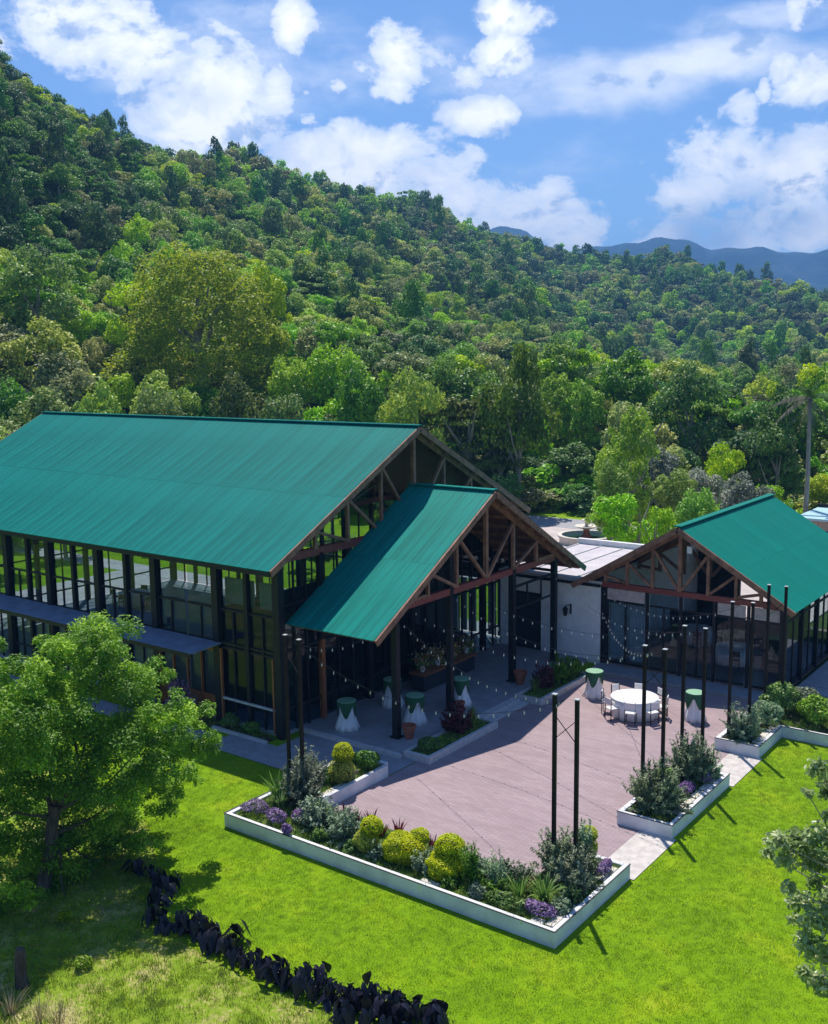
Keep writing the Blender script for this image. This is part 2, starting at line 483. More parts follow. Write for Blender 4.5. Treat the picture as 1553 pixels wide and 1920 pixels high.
class MB:
    """Collects solids in world coordinates and links them as one mesh object."""
    def __init__(self):
        self.v, self.f = [], []

    def poly(self, pts, faces):
        b = len(self.v)
        self.v += [tuple(map(float, p)) for p in pts]
        self.f += [tuple(b + i for i in f) for f in faces]
        return self

    def box(self, x0, x1, y0, y1, z0, z1):
        p = [(x0, y0, z0), (x1, y0, z0), (x1, y1, z0), (x0, y1, z0), (x0, y0, z1), (x1, y0, z1), (x1, y1, z1), (x0, y1, z1)]
        return self.poly(p, [(0, 3, 2, 1), (4, 5, 6, 7), (0, 1, 5, 4), (1, 2, 6, 5), (2, 3, 7, 6), (3, 0, 4, 7)])

    def bar(self, p, q, w, h, up=(0, 0, 1)):
        p, q = Vector(p), Vector(q)
        d = (q - p).normalized()
        u = Vector(up)
        if abs(d.dot(u)) > 0.99:
            u = Vector((0, 1, 0))
        s = d.cross(u).normalized() * (w / 2)
        t = s.cross(d).normalized() * (h / 2)
        c = [p - s - t, p + s - t, p + s + t, p - s + t, q - s - t, q + s - t, q + s + t, q - s + t]
        return self.poly(c, [(0, 3, 2, 1), (4, 5, 6, 7), (0, 1, 5, 4), (1, 2, 6, 5), (2, 3, 7, 6), (3, 0, 4, 7)])

    def tube(self, pts, radii, n=8):
        pts = [Vector(p) for p in pts]
        if not hasattr(radii, '__len__'):
            radii = [radii] * len(pts)
        rings = []
        for i, p in enumerate(pts):
            d = (pts[min(i + 1, len(pts) - 1)] - pts[max(i - 1, 0)]).normalized()
            u = Vector((0, 0, 1)) if abs(d.z) < 0.9 else Vector((1, 0, 0))
            s = d.cross(u).normalized()
            t = s.cross(d)
            rings.append([p + (s * math.cos(2 * math.pi * k / n) + t * math.sin(2 * math.pi * k / n)) * radii[i] for k in range(n)])
        V = [v for r in rings for v in r]
        F = []
        for i in range(len(pts) - 1):
            for k in range(n):
                F.append((i * n + k, i * n + (k + 1) % n, (i + 1) * n + (k + 1) % n, (i + 1) * n + k))
        F.append(tuple(range(n))[::-1])
        F.append(tuple((len(pts) - 1) * n + k for k in range(n)))
        return self.poly(V, F)

    def lathe(self, c, prof, n=24, wave=None):
        V, F = [], []
        for (r, z) in prof:
            for k in range(n):
                a = 2 * math.pi * k / n
                rr = r * (wave(a, z) if wave else 1)
                V.append((c[0] + rr * math.cos(a), c[1] + rr * math.sin(a), c[2] + z))
        for i in range(len(prof) - 1):
            for k in range(n):
                F.append((i * n + k, i * n + (k + 1) % n, (i + 1) * n + (k + 1) % n, (i + 1) * n + k))
        F.append(tuple(range(n))[::-1])
        F.append(tuple((len(prof) - 1) * n + k for k in range(n)))
        return self.poly(V, F)

    def build(self, name, mat, parent=None, smooth=False, bevel=0.0):
        me = bpy.data.meshes.new(name)
        off = world_loc(parent) if parent is not None else Vector((0, 0, 0))
        me.from_pydata([(x - off.x, y - off.y, z - off.z) for x, y, z in self.v], [], self.f)
        if smooth:
            me.polygons.foreach_set('use_smooth', [True] * len(me.polygons))
        me.update()
        o = link(name, me, mat, parent)
        if bevel:
            md = o.modifiers.new('bevel', 'BEVEL')
            md.width = bevel
            md.segments = 2
        return o


def struct(name, mb, mat, **k):
    return tag(mb.build(name, mat, **k), kind='structure')


def sheet(name, pts, z, mat):
    o = MB().poly([(x, y, z) for x, y in pts], [tuple(range(len(pts)))]).build(name, mat)
    return tag(o, kind='structure')


# ------------------------------------------------------------------ leaves
def unit(v):
    return v / np.maximum(np.linalg.norm(v, axis=-1, keepdims=True), 1e-9)


def leaves(P, N, size, aspect=0.5, fold=0.18, along=None, v=None, rng=RNG, jit=0.6, up=0.0):
    """One folded leaf (two triangles) at each point; returns V, F, attribute."""
    n = len(P)
    if up:
        N = unit(N) * (1 - up) + np.array([0, 0, 1.0]) * up
    N = unit(N + rng.normal(0, jit, (n, 3)))
    if along is None:
        along = rng.normal(0, 1, (n, 3))
    D = unit(along - N * np.sum(along * N, 1, keepdims=True) + 1e-6)
    S = np.cross(N, D)
    s = np.broadcast_to(np.asarray(size, float), (n,))[:, None] * rng.uniform(0.7, 1.3, (n, 1))
    base = P - D * s * 0.5
    tip = P + D * s * 0.5
    lf = P - S * s * aspect * 0.5 + N * s * fold * .6
    rt = P + S * s * aspect * 0.5 + N * s * fold * .6
    V = np.stack([base, rt, tip, lf], 1).reshape(-1, 3)
    i = np.arange(n)[:, None] * 4
    F = np.concatenate([i + np.array([[0, 1, 2]]), i + np.array([[0, 2, 3]])], 0)
    if v is None:
        v = rng.uniform(0, 1, n)
    return V, F, np.repeat(np.clip(v, 0, 1), 4)


def sphere_pts(n, rng, zmin=-1.0):
    z = rng.uniform(zmin, 1, n)
    a = rng.uniform(0, 2 * math.pi, n)
    r = np.sqrt(np.maximum(0, 1 - z * z))
    return np.stack([r * np.cos(a), r * np.sin(a), z], 1)


def lobed(lobes, n, rng, depth=0.25, zmin=-0.35, drop=0.85):
    """Points and outward normals over a set of lobes (centre, radii); parts buried in other lobes are dropped."""
    C = np.array([l[0] for l in lobes], float)
    R = np.array([np.broadcast_to(l[1], 3) for l in lobes], float)
    w = (R[:, 0] * R[:, 1]) ** 0.9
    k = rng.choice(len(lobes), n, p=w / w.sum())
    s = sphere_pts(n, rng, zmin)
    rad = 1 - depth * rng.uniform(0, 1, n) ** 1.5 + rng.normal(0, 0.05, n)
    P = C[k] + s * R[k] * rad[:, None]
    keep = np.ones(n, bool)
    for j in range(len(lobes)):
        q = np.linalg.norm((P - C[j]) / R[j], axis=1)
        keep &= ~((q < drop) & (k != j))
    return P[keep], unit(s / R[k])[keep], k[keep]


def sublobes(lobes, k, f, rng, zmin=-0.2, push=.82):
    """Small leaf clusters sitting on the big lobes of a crown."""
    out = []
    for c, r in lobes:
        r = np.broadcast_to(np.asarray(r, float), 3)
        for s in sphere_pts(k, rng, zmin):
            out.append((np.asarray(c) + s * r * push * rng.uniform(.75, 1.12), r * f * rng.uniform(.6, 1.35)))
    return out


def clump_tone(P, scale, rng):
    """Leaf tone that drifts from clump to clump (young and old growth)."""
    ph = rng.uniform(0, 6.28, 6)
    d = unit(rng.normal(0, 1, (3, 3)))
    t = sum(np.sin(P @ d[i] * scale * (1 + .6 * i) + ph[i]) for i in range(3)) / 3
    return np.clip(0.5 + 0.3 * t + rng.normal(0, 0.2, len(P)), 0, 1)


def crown_mesh(name, seed, n, leaf, kind):
    """A forest crown about 1 m in radius and centred 1.2 above its foot."""
    rng = np.random.default_rng(seed)
    lobes = []
    if kind == 'mound':
        for i in range(60):
            zz = -.1 + 1.08 * (i + .5) / 60
            aa = i * 2.39996 + rng.uniform(-.3, .3)
            s = np.array([math.cos(aa) * math.sqrt(1 - zz * zz), math.sin(aa) * math.sqrt(1 - zz * zz), zz])
            lobes.append((np.array([s[0] * .72, s[1] * .72, .35 + s[2] * 1.2]), rng.uniform(.2, .36) * np.array([1, 1, .9])))
    elif kind == 'dome':
        for _ in range(13):
            s = sphere_pts(1, rng, -0.75)[0]
            lobes.append((np.array([s[0] * .62, s[1] * .62, 1.0 + s[2] * (.55 if s[2] > 0 else .8)]), rng.uniform(.3, .48) * np.array([1, 1, .8])))
    elif kind == 'tall':
        for i in range(13):
            h = i / 12
            a = rng.uniform(0, 6.28)
            r = .42 * math.sin(math.pi * (0.2 + .75 * h)) + .05
            lobes.append((np.array([r * math.cos(a), r * math.sin(a), .45 + 1.5 * h]), rng.uniform(.28, .42) * np.array([1, 1, .85])))
    elif kind == 'layer':
        for i in range(15):
            a = rng.uniform(0, 6.28)
            r = rng.uniform(.1, .75)
            lobes.append((np.array([r * math.cos(a), r * math.sin(a), rng.choice([.75, 1.1, 1.45]) - .25 * r]), rng.uniform(.28, .42) * np.array([1, 1, .45])))
    else:
        for i in range(9):
            s = sphere_pts(1, rng, -0.5)[0]
            lobes.append((np.array([s[0] * .5, s[1] * .5, 1.1 + s[2] * .6]), rng.uniform(.3, .55) * np.array([1, 1, .9])))
    lobes = sublobes(lobes, 7, .46, rng)
    P, N, k = lobed(lobes, n, rng, depth=.5, zmin=-.5, drop=.7)
    tone = rng.uniform(.15, .85, len(lobes))[k] * .6 + clump_tone(P, 4, rng) * .4
    V, F, A = leaves(P, N, leaf, 0.7, 0.15, v=tone + rng.normal(0, .12, len(P)), rng=rng, jit=0.42, up=.62)
    return np_mesh(name, V, F, A)


def shrub(name, label, cat, group, c, r, n, leaf, mat, aspect=0.5, lobes=5, up=0.0, seed=0, spread=.5, stem=True, zmin=-.5, jit=.6, sink=.0):
    """A bushy plant: thing > foliage, stem.  c = foot on the soil, r = radii."""
    rng = np.random.default_rng(seed + 100)
    r = np.array(r, float)
    t = thing(name, c, label, cat, group)
    L = [((0, 0, r[2] * (1 - sink)), r * .72)]
    for _ in range(lobes):
        s = sphere_pts(1, rng, -.3)[0]
        L.append((np.array([0, 0, r[2] * (1 - sink)]) + s * r * spread, r * rng.uniform(.38, .55)))
    P, N, k = lobed(L, n, rng, depth=.35, zmin=zmin)
    P[:, 2] = np.maximum(P[:, 2], 0.01)
    al = None
    if up:
        al = unit(P * [1, 1, .6]) * 0.7 + np.array([0, 0, up]) + rng.normal(0, .35, P.shape)
    V, F, A = leaves(P, N, leaf, aspect, .15, along=al, v=clump_tone(P, 6 / max(r), rng), rng=rng, jit=jit * .8, up=.4)
    link('foliage', np_mesh('foliage', V, F, A), M[mat], t)
    if stem:
        mb = MB()
        for i in range(5):
            s = sphere_pts(1, rng, 0.2)[0]
            e = np.array([0, 0, r[2]]) + s * r * .6
            mb.tube([(c[0], c[1], c[2] - .02), tuple(np.array(c) + e * .5 + rng.normal(0, .02, 3)), tuple(np.array(c) + e)], [.02, .014, .006], 5)
        mb.build('stem', M['stem'], t)
    return t


def shoot_bush(name, label, cat, group, c, r, nshoot, per, leaf, mat, aspect=.22, seed=0, upright=.35):
    """A bush of many leafy shoots that fan out from the ground; thing > foliage, stem."""
    rng = np.random.default_rng(seed + 4000)
    r = np.array(r, float)
    t = thing(name, c, label, cat, group)
    P, D, Tn = [], [], []
    mb = MB()
    for i in range(nshoot):
        s = sphere_pts(1, rng, upright)[0] if rng.random() < .65 else sphere_pts(1, rng, -.05)[0]
        b = np.array([rng.normal(0, .16) * r[0], rng.normal(0, .16) * r[1], 0])
        e = s * r * [1, 1, 1.75] * rng.uniform(.6, 1.12)
        e[2] = max(e[2], .08)
        tone = rng.uniform(.1, .9)
        f = rng.uniform(.18, 1.0, per) ** .8
        bend = np.array([rng.normal(0, .05), rng.normal(0, .05), 0])
        q = b + (e - b) * f[:, None] + bend * np.sin(np.pi * f)[:, None] + rng.normal(0, .022, (per, 3))
        d = unit(e - b) * .8 + rng.normal(0, .5, (per, 3)) + [0, 0, .15]
        P.append(q)
        D.append(d)
        Tn.append(np.clip(tone * .55 + .45 * rng.uniform(0, 1, per), 0, 1))
        if i % 4 == 0:
            mb.tube([tuple(np.array(c) + b), tuple(np.array(c) + b + (e - b) * .55 + bend), tuple(np.array(c) + e)], [.012, .009, .004], 4)
    P, D, Tn = np.concatenate(P), np.concatenate(D), np.concatenate(Tn)
    N = unit(P * [1, 1, .8] + [0, 0, .3])
    V, F, A = leaves(P, N, leaf, aspect, .1, along=D, v=Tn, rng=rng, jit=.55, up=.4)
    link('foliage', np_mesh('foliage', V, F, A), M[mat], t)
    mb.build('stem', M['stem'], t)
    return t


def ribbons(n, length, width, rng, lean=(0.2, 0.9), seg=5, droop=0.7, base_r=.06):
    """Arching strap leaves from one foot."""
    V, F, A = [], [], []
    for i in range(n):
        a = rng.uniform(0, 6.28)
        ln = rng.uniform(*lean)
        L = length * rng.uniform(.7, 1.15)
        w = width * rng.uniform(.8, 1.2)
        d = np.array([math.cos(a), math.sin(a), 0])
        s = np.array([-math.sin(a), math.cos(a), 0])
        p = d * rng.uniform(0, base_r)
        ang = math.pi / 2 - ln * .5
        b = len(V)
        tone = rng.uniform(0, 1)
        for j in range(seg + 1):
            f = j / seg
            ww = w * (1 - f ** 2.2) * .5 + .001
            V += [p - s * ww, p + s * ww]
            A += [tone, tone]
            step = L / seg
            p = p + (d * math.cos(ang) + np.array([0, 0, 1]) * math.sin(ang)) * step
            ang -= ln * droop * (0.5 + f) / seg * 2.2
        for j in range(seg):
            F.append((b + 2 * j, b + 2 * j + 1, b + 2 * j + 3, b + 2 * j + 2))
    return np.array(V), np.array(F), np.array(A)


def strap_plant(name, label, cat, group, c, n, length, width, mat, seed, lean=(.2, .9), droop=.7, base_r=.08):
    t = thing(name, c, label, cat, group)
    V, F, A = ribbons(n, length, width, np.random.default_rng(seed), lean, droop=droop, base_r=base_r)
    link('foliage', np_mesh('foliage', V, F, A), M[mat], t)
    return t


# ------------------------------------------------------------------ scatter with geometry nodes (stuff only)
def scatter(name, pts, scl, rot, idx, sources):
    me = bpy.data.meshes.new(name)
    me.vertices.add(len(pts))
    me.vertices.foreach_set('co', np.asarray(pts, np.float32).ravel())
    for nm, tp, data in (('scl', 'FLOAT_VECTOR', scl), ('rot', 'FLOAT_VECTOR', rot)):
        a = me.attributes.new(nm, tp, 'POINT')
        a.data.foreach_set('vector', np.asarray(data, np.float32).ravel())
    a = me.attributes.new('idx', 'INT', 'POINT')
    a.data.foreach_set('value', np.asarray(idx, np.int32))
    o = link(name, me)
    c = bpy.data.collections.new(name + '_sources')
    for i, (m, mt) in enumerate(sources):
        m2 = m
        if mt is not None:
            m2 = m.copy()
            m2.materials.clear()
            m2.materials.append(mt)
        s = bpy.data.objects.new('%s_source_%03d' % (name, i), m2)
        c.objects.link(s)
    g = bpy.data.node_groups.new(name, 'GeometryNodeTree')
    g.interface.new_socket('Geometry', in_out='INPUT', socket_type='NodeSocketGeometry')
    g.interface.new_socket('Geometry', in_out='OUTPUT', socket_type='NodeSocketGeometry')
    gi, go = g.nodes.new('NodeGroupInput'), g.nodes.new('NodeGroupOutput')
    ip = g.nodes.new('GeometryNodeInstanceOnPoints')
    ci = g.nodes.new('GeometryNodeCollectionInfo')
    ci.inputs['Collection'].default_value = c
    ci.inputs['Separate Children'].default_value = True
    ci.inputs['Reset Children'].default_value = True

    def na(nm, tp):
        nd = g.nodes.new('GeometryNodeInputNamedAttribute')
        nd.data_type = tp
        nd.inputs['Name'].default_value = nm
        return nd.outputs[0]
    L = g.links.new
    L(gi.outputs[0], ip.inputs['Points'])
    L(ci.outputs[0], ip.inputs['Instance'])
    ip.inputs['Pick Instance'].default_value = True
    L(na('idx', 'INT'), ip.inputs['Instance Index'])
    L(na('rot', 'FLOAT_VECTOR'), ip.inputs['Rotation'])
    L(na('scl', 'FLOAT_VECTOR'), ip.inputs['Scale'])
    L(ip.outputs[0], go.inputs[0])
    md = o.modifiers.new('scatter', 'NODES')
    md.node_group = g
    return o

# ------------------------------------------------------------------ terrain
PROFILES = {   # image column -> ground line of the valley side at growing distances (distance m, picture row)
    -700: [(95, 820), (120, 640), (160, 430), (205, 230), (245, 90), (275, 20), (320, 0)],
    -300: [(95, 830), (120, 660), (155, 440), (200, 230), (240, 80), (270, 20), (310, 10)],
    0: [(95, 850), (112, 715), (145, 535), (185, 360), (220, 225), (250, 140), (280, 130)],
    150: [(95, 860), (115, 730), (155, 570), (205, 395), (255, 250), (285, 222), (320, 240)],
    300: [(95, 865), (118, 745), (165, 600), (230, 455), (300, 330), (345, 300), (390, 320)],
    480: [(95, 870), (120, 755), (175, 630), (260, 500), (350, 390), (415, 345), (470, 365)],
    640: [(95, 880), (122, 765), (185, 650), (280, 545), (390, 440), (480, 378), (540, 395)],
    800: [(95, 890), (126, 785), (195, 680), (290, 595), (410, 500), (550, 402), (620, 415)],
    900: [(95, 900), (128, 800), (195, 710), (290, 630), (400, 555), (510, 500), (610, 465), (680, 470)],
    1000: [(95, 905), (132, 815), (205, 735), (300, 660), (385, 605), (450, 610), (560, 530), (650, 485), (720, 495)],
    1100: [(95, 910), (132, 830), (205, 765), (300, 705), (370, 665), (440, 668), (560, 575), (690, 502), (760, 512)],
    1280: [(95, 915), (132, 850), (205, 800), (290, 750), (360, 725), (440, 700), (560, 590), (690, 505), (760, 520)],
    1370: [(95, 915), (132, 855), (205, 805), (290, 758), (360, 735), (440, 705), (550, 605), (660, 548), (740, 565)],
    1553: [(95, 920), (132, 860), (205, 812), (290, 770), (360, 740), (440, 690), (530, 618), (610, 578), (700, 590)],
    1900: [(95, 920), (132, 860), (205, 812), (290, 770), (360, 740), (440, 690), (530, 640), (610, 610), (700, 620)],
    2500: [(95, 920), (132, 870), (205, 830), (290, 790), (360, 760), (440, 730), (530, 690), (610, 660), (700, 660)]}
R_GRID = np.concatenate([np.array([78.0, 88.0]), np.arange(95, 400, 10.0), np.arange(400, 1000, 20.0)])


def col_angle(px):
    v = ray(px, 668)
    return math.atan2(v[0], v[1])            # clockwise from +Y


def build_profiles():
    keys = sorted(PROFILES)
    A = np.array([col_angle(k) for k in keys])
    Z = []
    for k in keys:
        rs, zs = [70.0, 84.0], [-0.1, 0.0]
        for r, y in PROFILES[k]:
            v = ray(k, y)
            rs.append(r)
            zs.append(max(0.2, EYE[2] + r * v[2] / math.hypot(v[0], v[1])))
        rs += [rs[-1] + 150, rs[-1] + 400]
        zs += [zs[-1] * .85, zs[-1] * .4]
        Z.append(np.interp(R_GRID, rs, zs))
    return A, np.array(Z)


T_A, T_Z = build_profiles()
AZ = np.linspace(T_A[0] - .5, T_A[-1] + .6, 150)
_zz = np.stack([np.interp(AZ, T_A, T_Z[:, j]) for j in range(len(R_GRID))], 1)
for _ in range(2):                            # round off the creases
    _zz[1:-1] = (_zz[:-2] + 2 * _zz[1:-1] + _zz[2:]) / 4
    _zz[:, 2:-1] = (_zz[:, 1:-2] + 2 * _zz[:, 2:-1] + _zz[:, 3:]) / 4
_pa, _pr = np.meshgrid(AZ, R_GRID, indexing='ij')
_bx, _by = _pr * np.sin(_pa), _pr * np.cos(_pa)
_bump = (np.sin(_bx * .045 + 1.3) * np.sin(_by * .05 + .4) + .6 * np.sin(_bx * .11 + _by * .07) + .5 * np.sin(_by * .13 - _bx * .05 + 2))
_amp = np.clip((_pr - 95) / 140, 0, 1) * 2.6
HZ = _zz + _bump * _amp
_f = np.clip((_pr - 97) / 24, 0, 1)
HZ = -.12 + (HZ + .12) * _f * _f * (3 - 2 * _f)


def hill_z(az, r):
    i = np.clip(np.interp(az, AZ, np.arange(len(AZ))), 0, len(AZ) - 1.001)
    j = np.clip(np.interp(r, R_GRID, np.arange(len(R_GRID))), 0, len(R_GRID) - 1.001)
    i0, j0 = np.floor(i).astype(int), np.floor(j).astype(int)
    fi, fj = i - i0, j - j0
    return (HZ[i0, j0] * (1 - fi) * (1 - fj) + HZ[i0 + 1, j0] * fi * (1 - fj) + HZ[i0, j0 + 1] * (1 - fi) * fj + HZ[i0 + 1, j0 + 1] * fi * fj)


def polar(az, r):
    return EYE[0] + r * np.sin(az), EYE[1] + r * np.cos(az)


def grid_faces(n, m):
    i, j = np.meshgrid(np.arange(n - 1), np.arange(m - 1), indexing='ij')
    a = (i * m + j).ravel()
    return np.stack([a, a + 1, a + m + 1, a + m], 1)


X, Y = polar(_pa, _pr)
tag(link('hillside', np_mesh('hillside', np.stack([X, Y, HZ - .03], -1).reshape(-1, 3), grid_faces(*HZ.shape), smooth=True), M['hill']), kind='structure')

# far blue mountains, two ridges
for name, base_r, prof in (('far_mountain', 2700.0, [(-900, 470), (300, 455), (760, 470), (860, 448), (905, 432), (945, 425), (985, 440), (1020, 458), (1090, 470), (1150, 462),
                                                      (1215, 447), (1275, 449), (1330, 463), (1400, 470), (1480, 469), (1553, 470), (1800, 455), (2300, 480), (2900, 560)]),
                           ('near_mountain_spur', 2100.0, [(-900, 560), (800, 540), (1080, 500), (1150, 478), (1230, 492), (1330, 512), (1420, 508), (1553, 540), (1800, 530), (2300, 560), (2900, 600)])):
    aa = np.linspace(col_angle(-900), col_angle(2900), 240)
    pa = np.array([col_angle(p) for p, _ in prof])
    ph = []
    for p, y in prof:
        v = ray(p, y)
        ph.append(EYE[2] + base_r * v[2] / math.hypot(v[0], v[1]))
    crest = np.interp(aa, pa, ph)
    crest += 5 * np.sin(aa * 90) + 3 * np.sin(aa * 210 + 1)
    offs = np.array([-700, -520, -360, -240, -120, -40, 0, 60, 250, 600.0])
    frac = np.array([0.0, .14, .33, .52, .75, .92, 1, .95, .6, .0])
    V = []
    for a, h in zip(aa, crest):
        for o_, f in zip(offs, frac):
            rr = base_r + o_ + 60 * math.sin(a * 60 + o_ * .01) * (1 - abs(f - .5))
            g = h * f + (1 - abs(2 * f - 1)) * (26 * math.sin(a * 75 + o_ * .004) + 14 * math.sin(a * 170 + o_ * .013))
            x, y = polar(a, rr)
            V.append((x, y, max(g, -1) if f > 0 else -2))
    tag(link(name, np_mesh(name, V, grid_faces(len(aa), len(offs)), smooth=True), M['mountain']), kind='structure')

# ------------------------------------------------------------------ ground
sheet('ground', [(-3500, -3500), (3500, -3500), (3500, 3500), (-3500, 3500)], -0.06, M['field'])
sheet('lawn', [(-60, -60), (60, -60), (60, 22), (-60, 22)], 0.0, M['lawn'])
sheet('back_lawn', [(-75, 22.0), (-15, 22.0), (-15, 60), (-75, 60)], -0.004, M['lawn'])
ROUGH = [(-40, 2), (-13.5, -1.2), (-11.2, -2.7), (-9.8, -4.3), (-8.2, -5.0), (-6.2, -5.05), (-4.4, -5.15), (-2.8, -5.05), (-1.2, -4.6), (1.5, -6.5), (6, -12), (2, -30), (-40, -30)]
sheet('rough_ground', ROUGH, 0.006, M['rough'])
sheet('patio', [(-9.6, 2.1), (-0.06, 2.1), (-0.06, 20.2), (-9.6, 20.2)], 0.016, M['patio'])
for nm, p, z in (('path_to_lawn', [(-1.0, 4.1), (0.12, 4.1), (0.12, 6.97), (-1.0, 6.97)], .024), ('path_to_lawn', [(-1.0, 11.6), (0.12, 11.6), (0.12, 14.47), (-1.0, 14.47)], .024)):
    sheet(nm, p, z, M['path_pale'])
struct('walkway', MB().poly([(-16.9, 4.15, .03), (-9.62, 4.15, .03), (-9.62, 7.38, .03), (-14.6, 7.38, .03), (-14.6, 5.62, .03), (-16.9, 5.62, .03)], [(0, 1, 2, 3, 4, 5)]), M['concrete'])
struct('side_path', MB().box(-40, -16.92, 4.2, 5.2, 0.0, .028), M['concrete'])
struct('veranda_floor', MB().box(-15.2, -10.28, 7.4, 21.5, 0, .15), M['concrete'])
struct('veranda_kerb', MB().box(-14.9, -10.2, 7.22, 7.39, 0, .165), M['kerb'])
struct('veranda_step', MB().box(-10.27, -9.9, 11.9, 14.9, 0, .15).box(-9.89, -9.5, 11.9, 14.9, 0, .08), M['kerb'])
struct('small_hall_step', MB().box(-9.6, -0.2, 20.25, 21.5, 0, .10), M['concrete'])
struct('back_terrace', MB().box(-60, -15.2, 22.8, 24.9, -.02, .02), M['terrace'])
struct('end_terrace', MB().box(-46, -40.35, 2, 22.7, -.02, .02), M['terrace'])
struct('fountain_court', MB().box(-31.5, -4, 33.5, 54.0, -.02, .03), M['terrace'])
struct('far_road', MB().box(-60, 10, 54.1, 58.5, -.02, .02), M['concrete'])
sheet('far_lawn', [(-70, 58.5), (20, 58.5), (20, 68), (-70, 68)], 0.012, M['lawn'])


# ------------------------------------------------------------------ roofs
def panel_mesh(width, E, along, normal, ribs, h=.009):
    """One corrugated sheet; local origin at the ridge end."""
    E, along, normal = np.array(E, float), np.array(along, float), np.array(normal, float)
    prof = []
    for k in range(ribs):
        w = width / ribs
        prof += [(k * w, 0), (k * w + .55 * w, 0), (k * w + .65 * w, h), (k * w + .9 * w, h)]
    prof.append((width, 0))
    V, F = [], []
    for (t, z) in prof:
        V += [along * t + normal * z, along * t + normal * z + E]
    for i in range(len(prof) - 1):
        F.append((2 * i, 2 * i + 1, 2 * i + 3, 2 * i + 2))
    # give the sheet its thickness at the lower edge
    b = len(V)
    for (t, z) in prof:
        V.append(along * t + normal * (z - .03) + E)
    for i in range(len(prof) - 1):
        F.append((2 * i + 1, b + i, b + i + 1, 2 * i + 3))
    return V, F


def gable_roof(parent, A, B, half, drop, width, mat, slab_mat, ribs=4):
    """Ridge from A to B; slopes fall by drop over half on both sides."""
    A, B = np.array(A, float), np.array(B, float)
    L = np.linalg.norm(B - A)
    al = (B - A) / L
    side = np.array([al[1], -al[0], 0])
    off = np.array(parent.location)
    mb = MB()
    for s in (1, -1):
        E = side * s * half - np.array([0, 0, drop])
        n = np.cross(al, E)
        n = n / np.linalg.norm(n) * (1 if np.cross(al, E)[2] > 0 else -1)
        th = n * .13
        c = [A, B, B + E, A + E]
        c = [p - n * .012 for p in c]
        mb.poly([tuple(p) for p in c] + [tuple(p - th) for p in c], [(0, 1, 2, 3), (4, 7, 6, 5), (0, 4, 5, 1), (1, 5, 6, 2), (2, 6, 7, 3), (3, 7, 4, 0)])
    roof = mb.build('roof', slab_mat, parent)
    for s in (1, -1):
        E = side * s * half - np.array([0, 0, drop])
        n = np.cross(al, E)
        n = n / np.linalg.norm(n) * (1 if np.cross(al, E)[2] > 0 else -1)
        k = int(round(L / width))
        w = L / k
        rj = random.Random(int(L * 10) + s)
        for row, (f0, f1) in enumerate(((0.0, .535), (.52, 1.008))):     # upper sheets lap over the lower ones
            V, F = panel_mesh(w - .006, E * (f1 - f0), al, n, ribs)
            if s == -1:
                F = [f[::-1] for f in F]
            me = bpy.data.meshes.new('roof_sheet')
            me.from_pydata([tuple(v) for v in V], [], F)
            me.materials.append(mat)
            for i in range(k):
                p = A + al * (i * w) + E * f0 + n * (.010 - .004 * row + rj.uniform(0, .002)) - off
                link('roof_sheet', me, None, roof, tuple(p))
    cap = MB()
    cap.bar(A + [0, 0, .03] - al * .02, B + [0, 0, .03] + al * .02, .34, .05)
    cap.build('ridge_cap', mat, roof)
    return roof


def slope_board(parent, name, mat, A, E, w, h, lift=0.0):
    A, E = np.array(A, float), np.array(E, float)
    return MB().bar(tuple(A + [0, 0, lift]), tuple(A + E + [0, 0, lift]), w, h).build(name, mat, parent)


# ------------------------------------------------------------------ the large hall
hall = thing('event_hall', (-27.0, 14.4, 0.0), 'long glass-walled event hall under a big teal corrugated gable roof', 'hall')
RX0, RX1, EY0, EY1, EZ, RY, RZ = -40.9, -14.48, 5.45, 23.35, 6.60, 14.4, 11.15
gable_roof(hall, (RX0, RY, RZ), (RX1, RY, RZ), RY - EY0, RZ - EZ, 1.0, M['roof_x'], M['soffit'], 5)
SL = (RZ - EZ) / (RY - EY0)


def hall_z(y):
    return RZ - abs(y - RY) * SL


for s in (1, -1):
    for xx in (RX1 - .03, RX0 + .03):
        slope_board(hall, 'verge_board', M['timber'], (xx + (.045 if xx > -20 else -.045), RY, RZ - .13), (0, s * 8.95, -4.55), .07, .24)
MB().box(RX0, RX1, EY0 - .05, EY0 + .01, EZ - .24, EZ - .03).build('fascia', M['black_steel'], hall)
MB().box(RX0, RX1, EY1 - .01, EY1 + .05, EZ - .24, EZ - .03).build('fascia', M['black_steel'], hall)
for k in range(-8, 9):
    if k:
        y = RY + k * 1.06
        MB().box(-15.6, RX1 - .06, y - .05, y + .05, hall_z(y) - .32, hall_z(y) - .17).build('purlin', M['timber'], hall)
MB().box(-40.15, -15.1, 6.4, 22.4, 0.0, .16).build('floor', M['hall_floor'], hall)
HX = [-15.04, -18.29, -21.9, -25.6, -29.1, -32.4, -35.9, -40.1]
WY0, WY1 = 6.35, 22.45


def wall_frame(axis, fixed, a, b, z0, z1, n, transoms, w=.07):
    """Mullions and transoms of one bay joined as one frame."""
    mb = MB()

    def bx(p0, p1, q0, q1, d=w):
        if axis == 'x':
            mb.box(p0, p1, fixed - d / 2, fixed + d / 2, q0, q1)
        else:
            mb.box(fixed - d / 2, fixed + d / 2, p0, p1, q0, q1)
    for i in range(1, n):
        p = a + (b - a) * i / n
        bx(p - w / 2, p + w / 2, z0, z1)
    for t in transoms:
        bx(a, b, t - .04, t + .04, w + .012)
    return mb


def pane(axis, fixed, a, b, z0, z1):
    mb = MB()
    if axis == 'x':
        mb.box(a, b, fixed - .006, fixed + .006, z0, z1)
    else:
        mb.box(fixed - .006, fixed + .006, a, b, z0, z1)
    return mb


